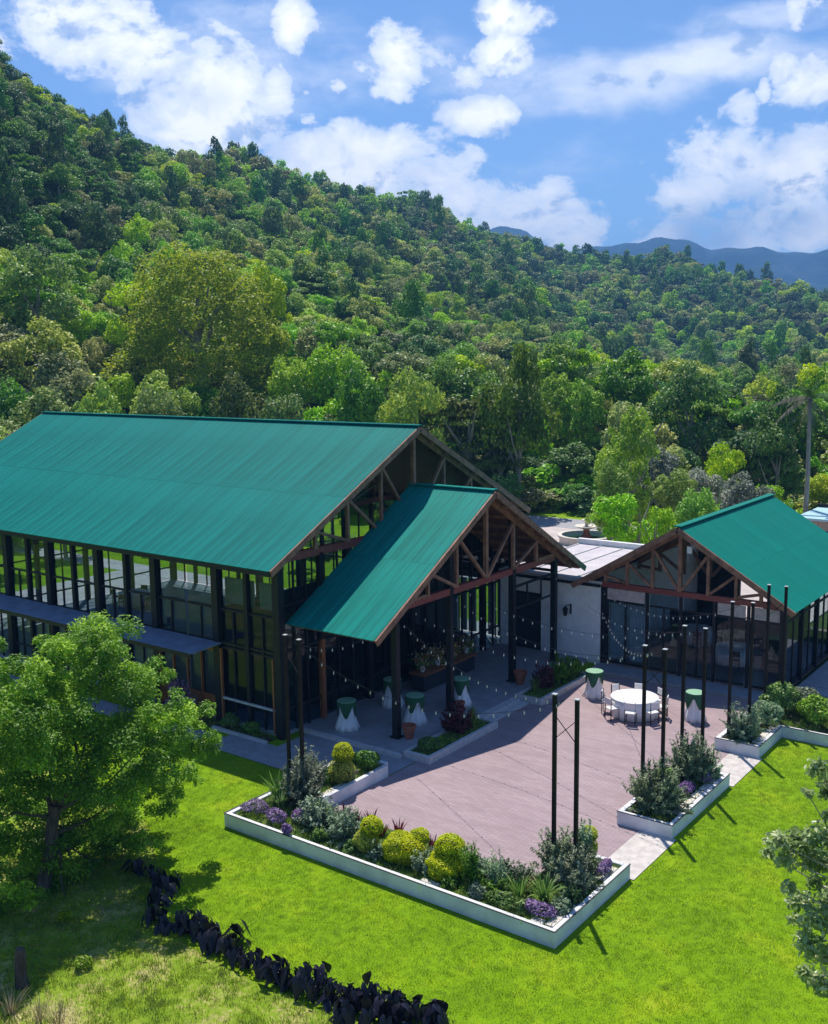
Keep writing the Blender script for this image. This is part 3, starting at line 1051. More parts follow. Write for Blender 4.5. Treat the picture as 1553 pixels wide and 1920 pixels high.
for yy in (WY0, WY1):
    top = hall_z(yy) - .18
    for x in HX:
        MB().box(x - .16, x + .16, yy - .16, yy + .16, 0, top).build('column', M['black_steel'], hall)
    MB().box(-40.0, -15.0, yy - .09, yy + .09, top - .34, top - .02).build('eave_beam', M['black_steel'], hall)
    for i in range(len(HX) - 1):
        b, a = HX[i] - .16, HX[i + 1] + .16
        mid = (a + b) / 2
        if i not in (1,):
            MB().box(mid - .09, mid + .09, yy - .1, yy + .1, .16, top - .34).build('half_column', M['black_steel'], hall)
        for (p, q) in ((a, mid - .09), (mid + .09, b)):
            tr = [4.55, 3.22, 3.05, 1.0] if yy == WY0 else [3.1]
            fr = wall_frame('x', yy, p, q, .16, 4.55 if yy == WY0 else top - .34, 2, tr)
            g = pane('x', yy + .04, p, q, .2, top - .36).build('window', M['clear_glass'], hall)
            fr.build('window_frame', M['black_steel'], g)
# far left end wall
for y in (9.7, 12.8, 16.0, 19.2):
    MB().box(-40.22, -39.98, y - .12, y + .12, 0, hall_z(y) - .2).build('column', M['black_steel'], hall)
for a, b in ((6.51, 9.58), (9.82, 12.68), (12.92, 15.88), (16.12, 19.08), (19.32, 22.29)):
    g = pane('y', -40.1, a, b, .2, 6.7).build('window', M['clear_glass'], hall)
    wall_frame('y', -40.1, a, b, .16, 6.7, 2, [1.0, 3.1, 5.0]).build('window_frame', M['black_steel'], g)
# added dark backing so that the front bays of the hall stay dark
MB().box(-18.5, -18.38, 6.6, 22.2, .17, 4.5).build('dark_backing', M['dark_inner'], hall)
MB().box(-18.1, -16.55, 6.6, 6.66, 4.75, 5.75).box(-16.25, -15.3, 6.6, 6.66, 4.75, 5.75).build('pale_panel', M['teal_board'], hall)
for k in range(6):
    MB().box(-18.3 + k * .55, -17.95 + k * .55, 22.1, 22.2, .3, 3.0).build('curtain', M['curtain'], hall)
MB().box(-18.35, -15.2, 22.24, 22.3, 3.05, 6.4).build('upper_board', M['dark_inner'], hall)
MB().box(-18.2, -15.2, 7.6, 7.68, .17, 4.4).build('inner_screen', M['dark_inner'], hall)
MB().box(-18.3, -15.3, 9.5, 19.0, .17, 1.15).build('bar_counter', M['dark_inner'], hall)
MB().box(-40.1, -39.8, 6.5, 22.3, 6.7, 6.95).build('tie_beam', M['black_steel'], hall)
# gable wall above and below the canopy
GX = -15.04
gy = [6.35, 8.64, 11.5, 14.4, 17.3, 20.0, 22.45]
for i, y in enumerate(gy[1:-1]):
    if i == 0:
        MB().box(GX - .1, GX + .1, y - .1, y + .1, .15, 3.3).build('wooden_post', M['orange_wood'], hall)
        MB().box(GX - .1, GX + .1, y - .1, y + .1, 3.3, 6.7).build('column', M['black_steel'], hall)
    else:
        MB().box(GX - .12, GX + .12, y - .12, y + .12, .15, 6.7).build('column', M['black_steel'], hall)
MB().box(GX - .1, GX + .1, 6.51, 22.3, 6.62, 6.92).build('tie_beam', M['maroon'], hall)
for i in range(len(gy) - 1):
    a, b = gy[i] + .14, gy[i + 1] - .14
    g = pane('y', GX - .04, a, b, .2, 6.6).build('window', M['hall_glass'], hall)
    wall_frame('y', GX, a, b, .16, 6.6, 3, [1.05, 3.25, 5.0]).build('window_frame', M['black_steel'], g)
# glazed gable with its timber truss
mb = MB().poly([(GX - .05, 6.7, 6.95), (GX - .05, 22.1, 6.95), (GX - .05, 14.4, 10.85)], [(0, 1, 2)])
mb.build('gable_glass', M['hall_glass'], hall)


def truss(parent, plane, fixed, c, half, z0, zf, offs, w=.13, mat='timber'):
    """King post, side posts and diagonals rising from a bottom chord at z0; zf(offset) = rafter height."""
    def P(o, z, d=0):
        return (fixed + d, c + o, z) if plane == 'x' else (c + o, fixed + d, z)
    for s in (1, -1):
        MB().bar(P(0, zf(0) - .1), P(s * half, zf(half) - .1), .11, .24).build('rafter', M[mat], parent)
    MB().bar(P(0, z0), P(0, zf(0) - .2), w + .03, w + .03).build('king_post', M[mat], parent)
    for s in (1, -1):
        prev = 0.0
        for o in offs:
            MB().bar(P(s * o, z0), P(s * o, zf(o) - .2), w, w).build('post', M[mat], parent)
            MB().bar(P(s * (prev + .1), z0 + .08, .02), P(s * (o - .08), zf(o) - .3, .02), w * .9, w * .9).build('brace', M[mat], parent)
            prev = o


truss(hall, 'x', GX + .2, RY, 8.3, 6.9, lambda o: hall_z(RY + o) - .16, (2.2, 4.3, 6.2))
# second truss inside seen through the gable glass
truss(hall, 'x', -22.0, RY, 8.0, 6.9, lambda o: hall_z(RY + o) - .16, (2.2, 4.3, 6.2))
MB().box(-22.1, -21.9, 6.5, 22.3, 6.66, 6.92).build('tie_beam', M['maroon'], hall)
# side awning, one sheet per bay
aw = MB().box(-40.2, -18.05, 4.72, 4.80, 2.98, 3.14).build('awning', M['black_steel'], hall)
x = -40.2
while x < -18.1:
    x2 = min(x + 1.846, -18.05)
    MB().poly([(x + .01, 4.74, 3.15), (x2 - .01, 4.74, 3.15), (x2 - .01, 6.25, 3.24), (x + .01, 6.25, 3.24), (x + .01, 4.74, 3.10), (x2 - .01, 4.74, 3.10), (x2 - .01, 6.25, 3.19), (x + .01, 6.25, 3.19)],
              [(0, 1, 2, 3), (4, 7, 6, 5), (0, 4, 5, 1), (1, 5, 6, 2), (2, 6, 7, 3), (3, 7, 4, 0)]).build('awning_sheet', M['awning'], aw)
    MB().box(x, x + .06, 4.8, 6.2, 3.02, 3.10).build('awning_bracket', M['black_steel'], aw)
    x = x2
# wooden door bay and the sill of the corner window
d0 = -21.74
for k in range(4):
    a = d0 + k * .825
    d = MB().box(a + .06, a + .765, 6.24, 6.30, .2, .95).build('wooden_door', M['orange_wood'], hall)
    MB().box(a, a + .06, 6.22, 6.32, .16, 3.0).box(a + .06, a + .765, 6.22, 6.32, 2.85, 2.98).box(a + .06, a + .765, 6.23, 6.32, .95, 1.05).build('door_frame', M['orange_wood'], d)
MB().box(-18.1, -15.25, 6.2, 6.28, 1.02, 1.10).build('sill', M['kerb'], hall)
for x in (-18.08, -15.3):
    MB().box(x - .04, x + .04, 6.2, 6.3, .16, 3.0).build('wooden_post', M['orange_wood'], hall)

# ------------------------------------------------------------------ the entrance canopy
can = thing('entrance_canopy', (-12.0, 14.4, 0.15), 'lower teal gable canopy on black columns in front of the large hall', 'canopy')
CX0, CX1, CY0, CZ, CR = -15.0, -10.80, 6.72, 4.36, 8.70
CS = (CR - CZ) / (RY - CY0)


def can_z(y):
    return CR - abs(y - RY) * CS


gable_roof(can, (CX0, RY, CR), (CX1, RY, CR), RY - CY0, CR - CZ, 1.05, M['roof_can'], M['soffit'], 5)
for s in (1, -1):
    slope_board(can, 'verge_board', M['timber'], (CX1 + .045, RY, CR - .13), (0, s * 7.68, -4.34), .07, .24)
for k in range(-7, 8):
    if k:
        y = RY + k * 1.04
        MB().box(-14.9, CX1 - .05, y - .045, y + .045, can_z(y) - .30, can_z(y) - .17).build('purlin', M['timber'], can)
KX = -11.4
for y in (8.6, 12.05, 16.7, 20.3):
    MB().box(KX - .12, KX + .12, y - .12, y + .12, .15, can_z(y) - .2).build('column', M['black_steel'], can)
    MB().box(KX - .2, KX + .2, y - .2, y + .2, .15, .19).build('base_plate', M['black_steel'], can)
MB().box(KX - .11, KX + .11, 8.3, 20.5, 4.86, 5.12).build('tie_beam', M['maroon'], can)
truss(can, 'x', KX + .16, RY, 7.2, 5.1, lambda o: can_z(RY + o) - .16, (2.1, 4.0, 5.4))
MB().box(KX - .04, KX + .04, 16.8, 20.2, 4.2, 4.3).box(KX - .04, KX + .04, 16.8, 20.2, 3.25, 3.33).box(KX - .03, KX + .03, 17.9, 17.97, 3.33, 4.2).box(KX - .03, KX + .03, 19.1, 19.17, 3.33, 4.2).build('steel_screen', M['black_steel'], can)
for y in (8.6, 20.3):
    MB().box(-14.9, KX - .12, y - .05, y + .05, 4.3, 4.42).build('cross_beam', M['black_steel'], can)

# ------------------------------------------------------------------ annex
ann = thing('annex', (-12.3, 25.0, 0), 'low white block annex with a flat pale roof between the two halls', 'building')
MB().box(-15.0, -14.45, 21.5, 21.75, 0, 3.72).box(-12.75, -9.66, 21.5, 21.75, 0, 3.72).box(-14.45, -12.75, 21.5, 21.75, 2.9, 3.72).build('front_wall', M['white_wall'], ann)
MB().box(-15.0, -14.8, 21.76, 29.6, 0, 3.72).box(-9.86, -9.66, 21.76, 29.6, 0, 3.72).box(-14.8, -9.86, 29.4, 29.6, 0, 3.72).build('wall', M['white_wall'], ann)
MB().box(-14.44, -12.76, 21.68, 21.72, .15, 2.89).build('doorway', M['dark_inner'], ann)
fr = MB().box(-14.44, -14.36, 21.44, 21.52, .15, 2.9).box(-12.84, -12.76, 21.44, 21.52, .15, 2.9).box(-14.44, -12.76, 21.44, 21.5, 2.82, 2.9)
fr.build('door_frame', M['black_steel'], ann)
dk = MB().box(-15.05, -9.6, 21.42, 29.7, 3.73, 3.86).build('roof', M['deck_white'], ann)
for k in range(5):
    x = -14.9 + k * 1.3
    MB().box(x - .03, x + .03, 21.6, 29.4, 3.87, 3.90).build('roof_seam', M['kerb'], dk)
MB().box(-15.05, -9.6, 29.45, 29.7, 3.87, 4.15).build('parapet', M['white_wall'], dk)
MB().box(-15.0, -9.66, 21.36, 21.44, 3.60, 3.73).build('edge_trim', M['black_steel'], ann)
lamp = thing('wall_lantern', (-11.28, 21.5, 2.1), 'black iron bracket lantern on the white wall of the low annex', 'lantern')
MB().box(-11.19, -11.13, 21.44, 21.5, 2.15, 2.62).build('back_plate', M['black_steel'], lamp)
MB().tube([(-11.16, 21.44, 2.55), (-11.2, 21.28, 2.62), (-11.28, 21.2, 2.56), (-11.3, 21.2, 2.5)], .022, 6).build('arm', M['black_steel'], lamp)
MB().lathe((-11.3, 21.2, 2.1), [(.06, 0), (.09, .03), (.13, .30), (.15, .31), (.05, .42), (.015, .46)], 6).build('lantern_body', M['black_steel'], lamp)

# ------------------------------------------------------------------ the small hall
sh = thing('small_hall', (-5.9, 27.0, 0), 'smaller glass-fronted hall with its own teal gable roof on the right', 'hall')
QX, QZ, QE, QH, QY0, QY1 = -5.92, 6.72, 3.72, 4.98, 21.1, 33.2
QS = (QZ - QE) / QH


def q_z(x):
    return QZ - abs(x - QX) * QS


gable_roof(sh, (QX, QY0, QZ), (QX, QY1, QZ), QH, QZ - QE, 1.0, M['roof_y'], M['soffit'], 4)
for s in (1, -1):
    slope_board(sh, 'verge_board', M['timber'], (QX, QY0 - .045, QZ - .13), (s * 4.98, 0, -3.0), .07, .24)
for k in range(-4, 5):
    if k:
        x = QX + k * 1.08
        MB().box(x - .045, x + .045, QY0 + .05, 22.6, q_z(x) - .30, q_z(x) - .17).build('purlin', M['timber'], sh)
MB().box(-9.6, -1.5, 21.55, 32.8, 0, .14).build('floor', M['brown_floor'], sh)
FX = [-9.5, -7.45, -5.9, -4.4, -2.95, -1.5]
for i, x in enumerate(FX):
    w = .13 if i in (0, 5) else .06
    MB().box(x - w, x + w, 21.6 - w, 21.6 + w, .1, 3.62).build('column', M['black_steel'], sh)
MB().box(-9.9, -1.2, 21.5, 21.7, 3.62, 3.86).build('tie_beam', M['maroon'], sh)
for i in range(5):
    a, b = FX[i] + .13, FX[i + 1] - .13
    g = pane('x', 21.62, a, b, .15, 3.0).build('window', M['clear_glass'], sh)
    wall_frame('x', 21.6, a, b, .12, 3.0, 2 if i < 4 else 1, [.2, 3.02]).build('window_frame', M['black_steel'], g)
    if i in (0, 3, 4):
        MB().box(a, b, 21.58, 21.62, 3.07, 3.58).build('upper_board', M['pale_board'], sh)
    else:
        pane('x', 21.62, a, b, 3.07, 3.58).build('upper_pane', M['hall_glass'], sh)
truss(sh, 'y', 21.6 - .12, QX, 4.5, 3.86, lambda o: q_z(QX + o) - .16, (1.25, 2.45, 3.5))
truss(sh, 'y', 25.0, QX, 4.3, 3.86, lambda o: q_z(QX + o) - .3, (1.25, 2.45, 3.5))
MB().box(-9.63, -9.5, 21.75, 32.8, 0.1, 4.2).build('side_wall', M['white_wall'], sh)
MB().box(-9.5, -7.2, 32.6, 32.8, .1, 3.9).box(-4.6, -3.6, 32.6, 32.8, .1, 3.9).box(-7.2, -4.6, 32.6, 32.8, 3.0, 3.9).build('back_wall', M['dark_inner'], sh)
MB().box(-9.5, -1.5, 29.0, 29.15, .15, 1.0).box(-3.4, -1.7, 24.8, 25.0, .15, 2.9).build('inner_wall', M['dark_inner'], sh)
for x0 in (-9.3, -8.35):
    MB().box(x0, x0 + .8, 21.8, 21.86, .3, 2.9).build('curtain', M['curtain'], sh)
for y in (21.75, 24.0, 26.2, 28.4, 30.6, 32.7):
    MB().box(-1.6, -1.4, y - .07, y + .07, .1, 4.0).build('column', M['black_steel'], sh)
for a, b in ((21.85, 23.9), (24.1, 26.1), (26.3, 28.3), (28.5, 30.5), (30.7, 32.6)):
    g = pane('y', -1.5, a, b, .15, 3.8).build('window', M['clear_glass'], sh)
    wall_frame('y', -1.5, a, b, .12, 3.8, 2, [.2, 3.0]).build('window_frame', M['black_steel'], g)
MB().box(-1.25, 1.3, 22.2, 30.0, 0, .12).build('side_deck', M['concrete'], sh)
for k in range(8):
    y = 22.25 + k * .97
    MB().box(-1.22, 1.28, y, y + .93, .121, .145).build('deck_plank', M['concrete'], sh)
MB().box(QX + .35, QX + .55, 21.3, 21.42, 5.6, 5.9).build('floodlight', M['cloth_white'], sh)

# far building behind the small hall
fb = thing('flat_roofed_building', (-4, 54, 0), 'tan building with a pale blue flat roof half hidden behind the small hall', 'building')
MB().box(-9.7, 4, 51.5, 56.5, 0, 2.7).build('wall', M['tan_wall'], fb)
MB().box(-10.1, 4.4, 51.2, 56.8, 2.7, 2.85).build('roof', M['blue_roof'], fb)
MB().box(-10.1, 4.4, 56.81, 57.0, 2.7, 3.1).build('parapet', M['black_steel'], fb)
MB().box(-8.6, -7.6, 51.44, 51.5, 1.2, 2.0).build('window', M['dark_inner'], fb)
MB().box(-6.2, -5.2, 51.44, 51.5, 1.2, 2.0).build('window', M['dark_inner'], fb)

# fountain
fo = thing('fountain', (-24.6, 48.9, 0.03), 'round tiered stone fountain on the pale court behind the halls', 'fountain')
MB().lathe((-24.6, 48.9, .03), [(2.0, 0), (2.05, .45), (2.15, .5), (2.15, .62), (1.85, .62), (1.8, .3)], 40).build('basin', M['stone_pale'], fo)
MB().lathe((-24.6, 48.9, .2), [(1.84, 0), (1.84, .26)], 40).build('water', M['water'], fo)
MB().lathe((-24.6, 48.9, .3), [(.5, 0), (.35, .3), (.22, .5), (.25, .8)], 16).build('pedestal', M['terracotta'], fo)
MB().lathe((-24.6, 48.9, 1.05), [(.2, 0), (.75, .16), (.9, .24), (.86, .28), (.3, .2)], 28).build('bowl', M['stone_pale'], fo)
MB().lathe((-24.6, 48.9, 1.25), [(.14, 0), (.1, .35), (.38, .5), (.36, .54), (.06, .56), (.05, .75)], 16).build('upper_bowl', M['stone_pale'], fo)

# ------------------------------------------------------------------ planters
PH = .42


def planter(name, loc, label, walls, soil, rims, h=PH, wall_mat='planter_white', soil_mat='soil', group='whitewashed planters round the patio'):
    p = thing(name, loc, label, 'planter', group)
    for w in walls:
        MB().box(*w, 0, h).build('wall', M[wall_mat], p, bevel=.012)
    sm = MB()
    for s in soil:
        sm.box(*s, 0, h - .07)
    sm.build('soil', M[soil_mat], p)
    for r in rims:
        MB().box(*r, h + .001, h + .022).build('rim', M['rim'], p)
    return p


p1 = planter('planter', (-5, .5, 0), 'long U-shaped white planter with golden topiaries along the near side of the patio',
             [(-11.35, 0, 0, .16), (-.16, 0, .165, 4.13), (-11.35, -11.19, .165, 6.0), (-9.76, -9.6, 2.2, 5.8), (-11.18, -9.77, 5.85, 6.0), (-1.79, -.165, 3.98, 4.13)],
             [(-11.18, -.17, .17, 2.19), (-11.18, -9.78, 2.2, 5.84), (-1.79, -.17, 2.2, 3.97)],
             [(-11.36, .01, -.01, .02), (-.02, .01, .021, 4.14), (-11.36, -11.33, .021, 6.0)], soil_mat='moss')
rs = random.Random(3)
MB().box(-9.59, -1.95, 2.2, 2.3, 0, .2).box(-1.95, -1.85, 2.31, 4.13, 0, .2).build('inner_kerb', M['rim'], p1)
x = -10.2
while x < -.9:
    w = rs.uniform(.5, .75)
    if rs.random() < .4:
        y0 = .19 + rs.uniform(0, .03)
        MB().box(x, x + w, y0, y0 + rs.uniform(.12, .2), PH - .09, PH - .02).build('edging_stone', M['stone_pale'], p1, bevel=.02)
    x += w + rs.uniform(.05, .3)
for (a, b, c, d) in ((-.42, -.19, .25, .9), (-.42, -.19, .95, 1.7), (-.44, -.2, 3.0, 3.8), (-.8, -.46, .2, .42), (-9.98, -9.79, 2.4, 3.2), (-9.98, -9.79, 3.25, 3.9)):
    MB().box(a, b, c, d, PH - .09, PH - .02).build('edging_stone', M['stone_pale'], p1, bevel=.02)
p2 = planter('planter', (-.9, 9.2, 0), 'rectangular white planter with two grey-green bushes between the two pale gaps',
             [(-1.76, 0, 6.94, 7.1), (-.16, 0, 7.105, 11.6), (-1.76, -1.6, 7.105, 11.6), (-1.595, -.165, 11.45, 11.6)], [(-1.59, -.17, 7.11, 11.44)],
             [(-1.77, .01, 6.93, 6.96), (-.02, .01, 6.965, 11.61)])
for k in range(5):
    MB().box(-.42, -.19, 7.9 + k * .68, 8.5 + k * .68, PH - .09, PH - .02).build('edging_stone', M['stone_pale'], p2, bevel=.02)
p3 = planter('planter', (-.8, 15.8, 0), 'white planter at the patio corner that turns right along the far lawn edge',
             [(-1.6, 0, 14.45, 14.61), (-.16, 0, 14.615, 17.1), (-1.6, -1.44, 14.615, 20.0), (.005, 11.0, 16.94, 17.1)], [(-1.43, -.17, 14.62, 17.1), (-1.43, 11.0, 17.11, 20.0)],
             [(-1.61, .01, 14.44, 14.47), (-.02, .01, 14.475, 16.93), (.011, 11.0, 16.93, 16.96)])
for k in range(3):
    MB().box(-.42, -.19, 14.9 + k * .68, 15.5 + k * .68, PH - .09, PH - .02).build('edging_stone', M['stone_pale'], p3, bevel=.02)
b1 = planter('flower_bed', (-9.7, 9.6, 0), 'kerbed flower bed beside the veranda with a burgundy bush, nearer the camera',
             [(-10.2, -9.05, 7.4, 7.56), (-9.2, -9.05, 7.565, 11.85), (-10.2, -10.06, 7.565, 11.85), (-10.055, -9.205, 11.7, 11.85)], [(-10.05, -9.21, 7.57, 11.69)], [], .28, 'kerb', 'moss', 'kerbed beds along the veranda')
b2 = planter('flower_bed', (-9.6, 17, 0), 'kerbed flower bed beside the veranda with dark red plants, nearer the white wall',
             [(-10.2, -8.95, 14.95, 15.1), (-9.1, -8.95, 15.105, 19.3), (-10.2, -10.06, 15.105, 19.3), (-10.055, -9.105, 19.15, 19.3)], [(-10.05, -9.11, 15.11, 19.14)], [], .28, 'kerb', 'moss', 'kerbed beds along the veranda')
b3 = thing('foundation_bed', (-16.8, 5.95, 0), 'narrow soil bed with low shrubs at the foot of the hall corner', 'flower bed')
MB().box(-21.6, -15.2, 5.66, 6.15, 0, .08).build('soil', M['soil'], b3)
MB().box(-18.0, -15.1, 5.52, 5.64, 0, .12).build('kerb', M['kerb'], b3)
# ------------------------------------------------------------------ light masts and string lights
MAST_TOP = 5.3
MASTS = [(-11.4, 2.92, -10.65, 2.75, 'tall dark double mast in the planter corner nearest the hall'),
         (-1.5, 2.62, -.82, 2.56, 'tall dark double mast with a cross brace at the near planter end'),
         (-1.5, 8.15, -.84, 8.1, 'dark double mast rising from the nearer bush of the middle planter'),
         (-1.42, 11.0, -.75, 11.05, 'dark double mast rising from the farther bush of the middle planter'),
         (-1.32, 15.05, -.68, 15.3, 'dark double mast in the far corner planter, before the small hall'),
         (-1.15, 18.45, -.53, 18.52, 'farthest dark double mast, against the small teal roof')]
for i, (x0, y0, x1, y1, lab) in enumerate(MASTS):
    zb = .3
    t = thing('light_mast', ((x0 + x1) / 2, (y0 + y1) / 2, zb), lab, 'mast', 'double masts carrying the string lights')
    for (x, y) in ((x0, y0), (x1, y1)):
        MB().box(x - .047, x + .047, y - .047, y + .047, zb - .1, MAST_TOP).build('pole', M['pole_steel'], t)
        MB().box(x - .065, x + .065, y - .065, y + .065, MAST_TOP + .001, MAST_TOP + .02).build('cap', M['bulb'], t)
    for (za, zc) in ((4.75, 4.1), (4.1, 4.75)):
        MB().bar((x0, y0, za), (x1, y1, zc), .018, .018).build('cross_brace', M['pole_steel'], t)

bulb_me = None
CABLES = [((-11.0, 2.85, 5.2), (-1.2, 2.6, 5.2), 1.15, 20, 'string light sagging from the left mast to the near planter mast'),
          ((-11.4, 8.6, 4.8), (-1.2, 2.6, 5.2), .75, 20, 'string light from the nearest canopy column down to the near mast'),
          ((-11.4, 9.6, 4.8), (-1.2, 8.1, 5.2), 1.0, 22, 'string light from the canopy to the middle planter, nearer one'),
          ((-11.4, 13.2, 4.8), (-1.2, 11.0, 5.2), .8, 22, 'string light from the canopy middle to the farther bush mast'),
          ((-11.4, 12.3, 4.8), (-1.2, 8.1, 5.15), .9, 20, 'lower string light crossing before the white annex wall'),
          ((-9.5, 21.3, 3.5), (-1.0, 15.2, 5.2), .75, 22, 'string light across the glass front of the small hall'),
          ((-11.4, 20.3, 4.2), (-1.1, 11.0, 5.2), .9, 22, 'string light from the last canopy column to the middle mast'),
          ((-9.5, 21.3, 2.6), (-1.2, 8.1, 5.2), .7, 20, 'lowest string light before the curtained glass of the small hall'),
          ((-11.0, 2.85, 5.1), (-11.4, 8.6, 4.6), .5, 10, 'short string light between left mast and canopy column')]
for (a, b, sag, n, lab) in CABLES:
    a, b = np.array(a), np.array(b)
    t = thing('string_light', tuple(a), lab, 'string lights', 'string lights over the patio')
    pts = [tuple(a + (b - a) * f - np.array([0, 0, sag * 4 * f * (1 - f)])) for f in np.linspace(0, 1, 25)]
    MB().tube(pts, .007, 5).build('cable', M['black_steel'], t)
    if bulb_me is None:
        mb = MB().lathe((0, 0, -.14), [(.005, 0), (.018, .03), (.021, .05), (.014, .08), (.008, .10)], 7)
        bulb_me = bpy.data.meshes.new('bulb')
        bulb_me.from_pydata(mb.v, [], mb.f)
        bulb_me.materials.append(M['bulb'])
    for k in range(n):
        f = (k + .5) / n
        p = a + (b - a) * f - np.array([0, 0, sag * 4 * f * (1 - f)]) - a
        link('bulb', bulb_me, None, t, tuple(p))


# ------------------------------------------------------------------ tables, chairs, pots
def cocktail(x, y, z, lab, rot=0.0):
    t = thing('cocktail_table', (x, y, z), lab, 'table', 'skirted cocktail tables')
    wv = lambda a, zz: 1 + (.11 * math.sin(9 * a + rot + .4 * math.sin(3 * a)) + .05 * math.sin(16 * a + rot)) * (1.05 - zz / 1.1)
    MB().lathe((x, y, z), [(.44, 0), (.37, .2), (.29, .5), (.285, .8), (.345, 1.07)], 64, wv).build('skirt', M['cloth_white'], t, smooth=True)
    MB().lathe((x, y, z), [(.36, 1.08), (.36, 1.10), (.35, 1.105), (.02, 1.11)], 40).build('top', M['cloth_top'], t)
    # square overcloth: its corners hang low, its edges high
    mb = MB()
    n = 40
    ring0, ring1 = [], []
    for k in range(n):
        a = 2 * math.pi * k / n
        drop = .16 + .46 * abs(math.cos(2 * (a - rot))) ** 1.6
        ring0.append((x + .372 * math.cos(a), y + .372 * math.sin(a), z + 1.09))
        rr = .352 + .016 * math.sin(12 * a)
        ring1.append((x + rr * math.cos(a), y + rr * math.sin(a), z + 1.09 - drop))
    mb.poly(ring0 + ring1, [(k, n + k, n + (k + 1) % n, (k + 1) % n) for k in range(n)])
    mb.build('overcloth', M['cloth_green'], t, smooth=True)


for x, y, z, lab, ro in ((-7.75, 17.2, .02, 'cocktail table in white and green cloths on the sunlit patio, left of the round table', .3),
                         (-3.32, 16.92, .02, 'cocktail table in white and green cloths on the patio, right of the round table', 1.0),
                         (-13.5, 8.25, .15, 'cocktail table with white and green cloths on the shaded veranda, nearest the hall corner', .6),
                         (-11.75, 10.2, .15, 'shaded cocktail table with white and green cloths beside the first canopy column', .2),
                         (-13.7, 11.3, .15, 'cocktail table with white cloth deep under the canopy, partly behind a column', .9),
                         (-11.5, 12.9, .15, 'shaded cocktail table with white and green cloths behind the dark agave bush', .5)):
    cocktail(x, y, z, lab, ro)


def round_table(x, y, z, r, lab, group=None):
    t = thing('round_table', (x, y, z), lab, 'table', group)
    wv = lambda a, zz: 1 + .035 * math.sin(14 * a) * (1 - zz / .75) ** .7
    MB().lathe((x, y, z), [(r * 1.0, .02), (r * .985, .4), (r * .99, .73)], 84, wv).build('tablecloth_skirt', M['cloth_white'], t, smooth=True)
    MB().lathe((x, y, z), [(r, .731), (r, .75), (r * .98, .757), (.02, .758)], 60).build('tabletop', M['cloth_white'], t)
    return t


def chair_parts(parent, seat_mat, leg_mat):
    off = np.array(parent.location)

    def B(*b):
        return MB().box(b[0] + off[0], b[1] + off[0], b[2] + off[1], b[3] + off[1], b[4] + off[2], b[5] + off[2])
    B(-.21, .21, -.21, .21, .43, .47).build('seat', seat_mat, parent, bevel=.012)
    B(-.2, .2, .19, .225, .62, .88).build('backrest', seat_mat, parent, bevel=.01)
    for sx in (-1, 1):
        for sy in (-1, 1):
            x, y = sx * .19, sy * .19
            B(x - .015, x + .015, y - .015, y + .015, 0, .43 if sy < 0 else .9).build('leg', leg_mat, parent)
    B(-.19, .19, -.2, -.18, .2, .225).build('stretcher', leg_mat, parent)


def copy_tree(o, parent=None):
    c = o.copy()
    COL.objects.link(c)
    c.parent = parent
    for ch in [k for k in bpy.data.objects if k.parent == o]:
        copy_tree(ch, c)
    return c


RT = (-5.45, 16.1, .02)
round_table(*RT, .92, 'large round table under a white cloth on the sunlit patio', None)
first = None
CH = ['nearest the left cocktail table', 'on its far left side', 'on its far side towards the small hall', 'on its far right side', 'nearest the right cocktail table', 'on its near right side', 'on its near side facing the masts', 'on its near left side']
for k in range(8):
    a = math.pi + .3 - k * math.pi / 4
    lab = 'white chair tucked under the round patio table, ' + CH[k]
    if first is None:
        first = thing('chair', (0, 0, 0), lab, 'chair', 'white chairs round the patio table')
        chair_parts(first, M['white_plastic'], M['black_steel'])
        bpy.context.view_layer.update()
        c = first
    else:
        c = copy_tree(first)
        c['label'] = lab
    c.location = (RT[0] + 1.06 * math.cos(a), RT[1] + 1.06 * math.sin(a), RT[2])
    c.rotation_euler = (0, 0, a - math.pi / 2)

# tables and chairs inside the halls
dark_first = None
spots = [(-4.6, 24.6, .15, .85, 'white-clothed round table inside the small hall, behind its right-hand glass'), (-7.2, 26.8, .15, .8, 'white-clothed round table inside the small hall, near the curtain'),
         (-21.0, 12.0, .17, .85, 'white round table inside the large hall, near its corner bay'), (-25.5, 15.5, .17, .85, 'white round table inside the large hall, middle of the floor'),
         (-31.0, 13.0, .17, .85, 'white round table inside the large hall, second from the far end'), (-36.5, 16.5, .17, .85, 'white round table inside the large hall, by the far end')]
WHERE = ['left', 'right', 'far', 'near']
for i, (x, y, z, r, lab) in enumerate(spots):
    round_table(x, y, z, r, lab, 'round tables inside the halls')
    for k in range(4):
        a = (math.pi, 0, math.pi / 2, -math.pi / 2)[k] + .4
        lb = 'dark chair on the %s side of the %s' % (WHERE[k], lab.replace('white-clothed ', '').replace('white ', '').split(',')[0] + [' behind its right-hand glass', ' near the curtain', ' near its corner bay', ' mid floor', ' second from the far end', ' by the far end'][i])
        lb = ' '.join(lb.split()[:16])
        if dark_first is None:
            dark_first = thing('chair', (0, 0, 0), lb, 'chair', 'dark chairs inside the halls')
            chair_parts(dark_first, M['black_steel'], M['black_steel'])
            c = dark_first
        else:
            c = copy_tree(dark_first)
            c['label'] = lb
        c.location = (x + (r + .22) * math.cos(a), y + (r + .22) * math.sin(a), z)
        c.rotation_euler = (0, 0, a - math.pi / 2)


def pot(x, y, z, s, lab, plant=None):
    t = thing('terracotta_pot', (x, y, z), lab, 'pot', 'terracotta pots under the canopy')
    MB().lathe((x, y, z), [(.14 * s, 0), (.22 * s, .3 * s), (.24 * s, .42 * s), (.27 * s, .44 * s), (.27 * s, .52 * s), (.22 * s, .52 * s), (.2 * s, .4 * s)], 20).build('body', M['terracotta'], t, smooth=False)


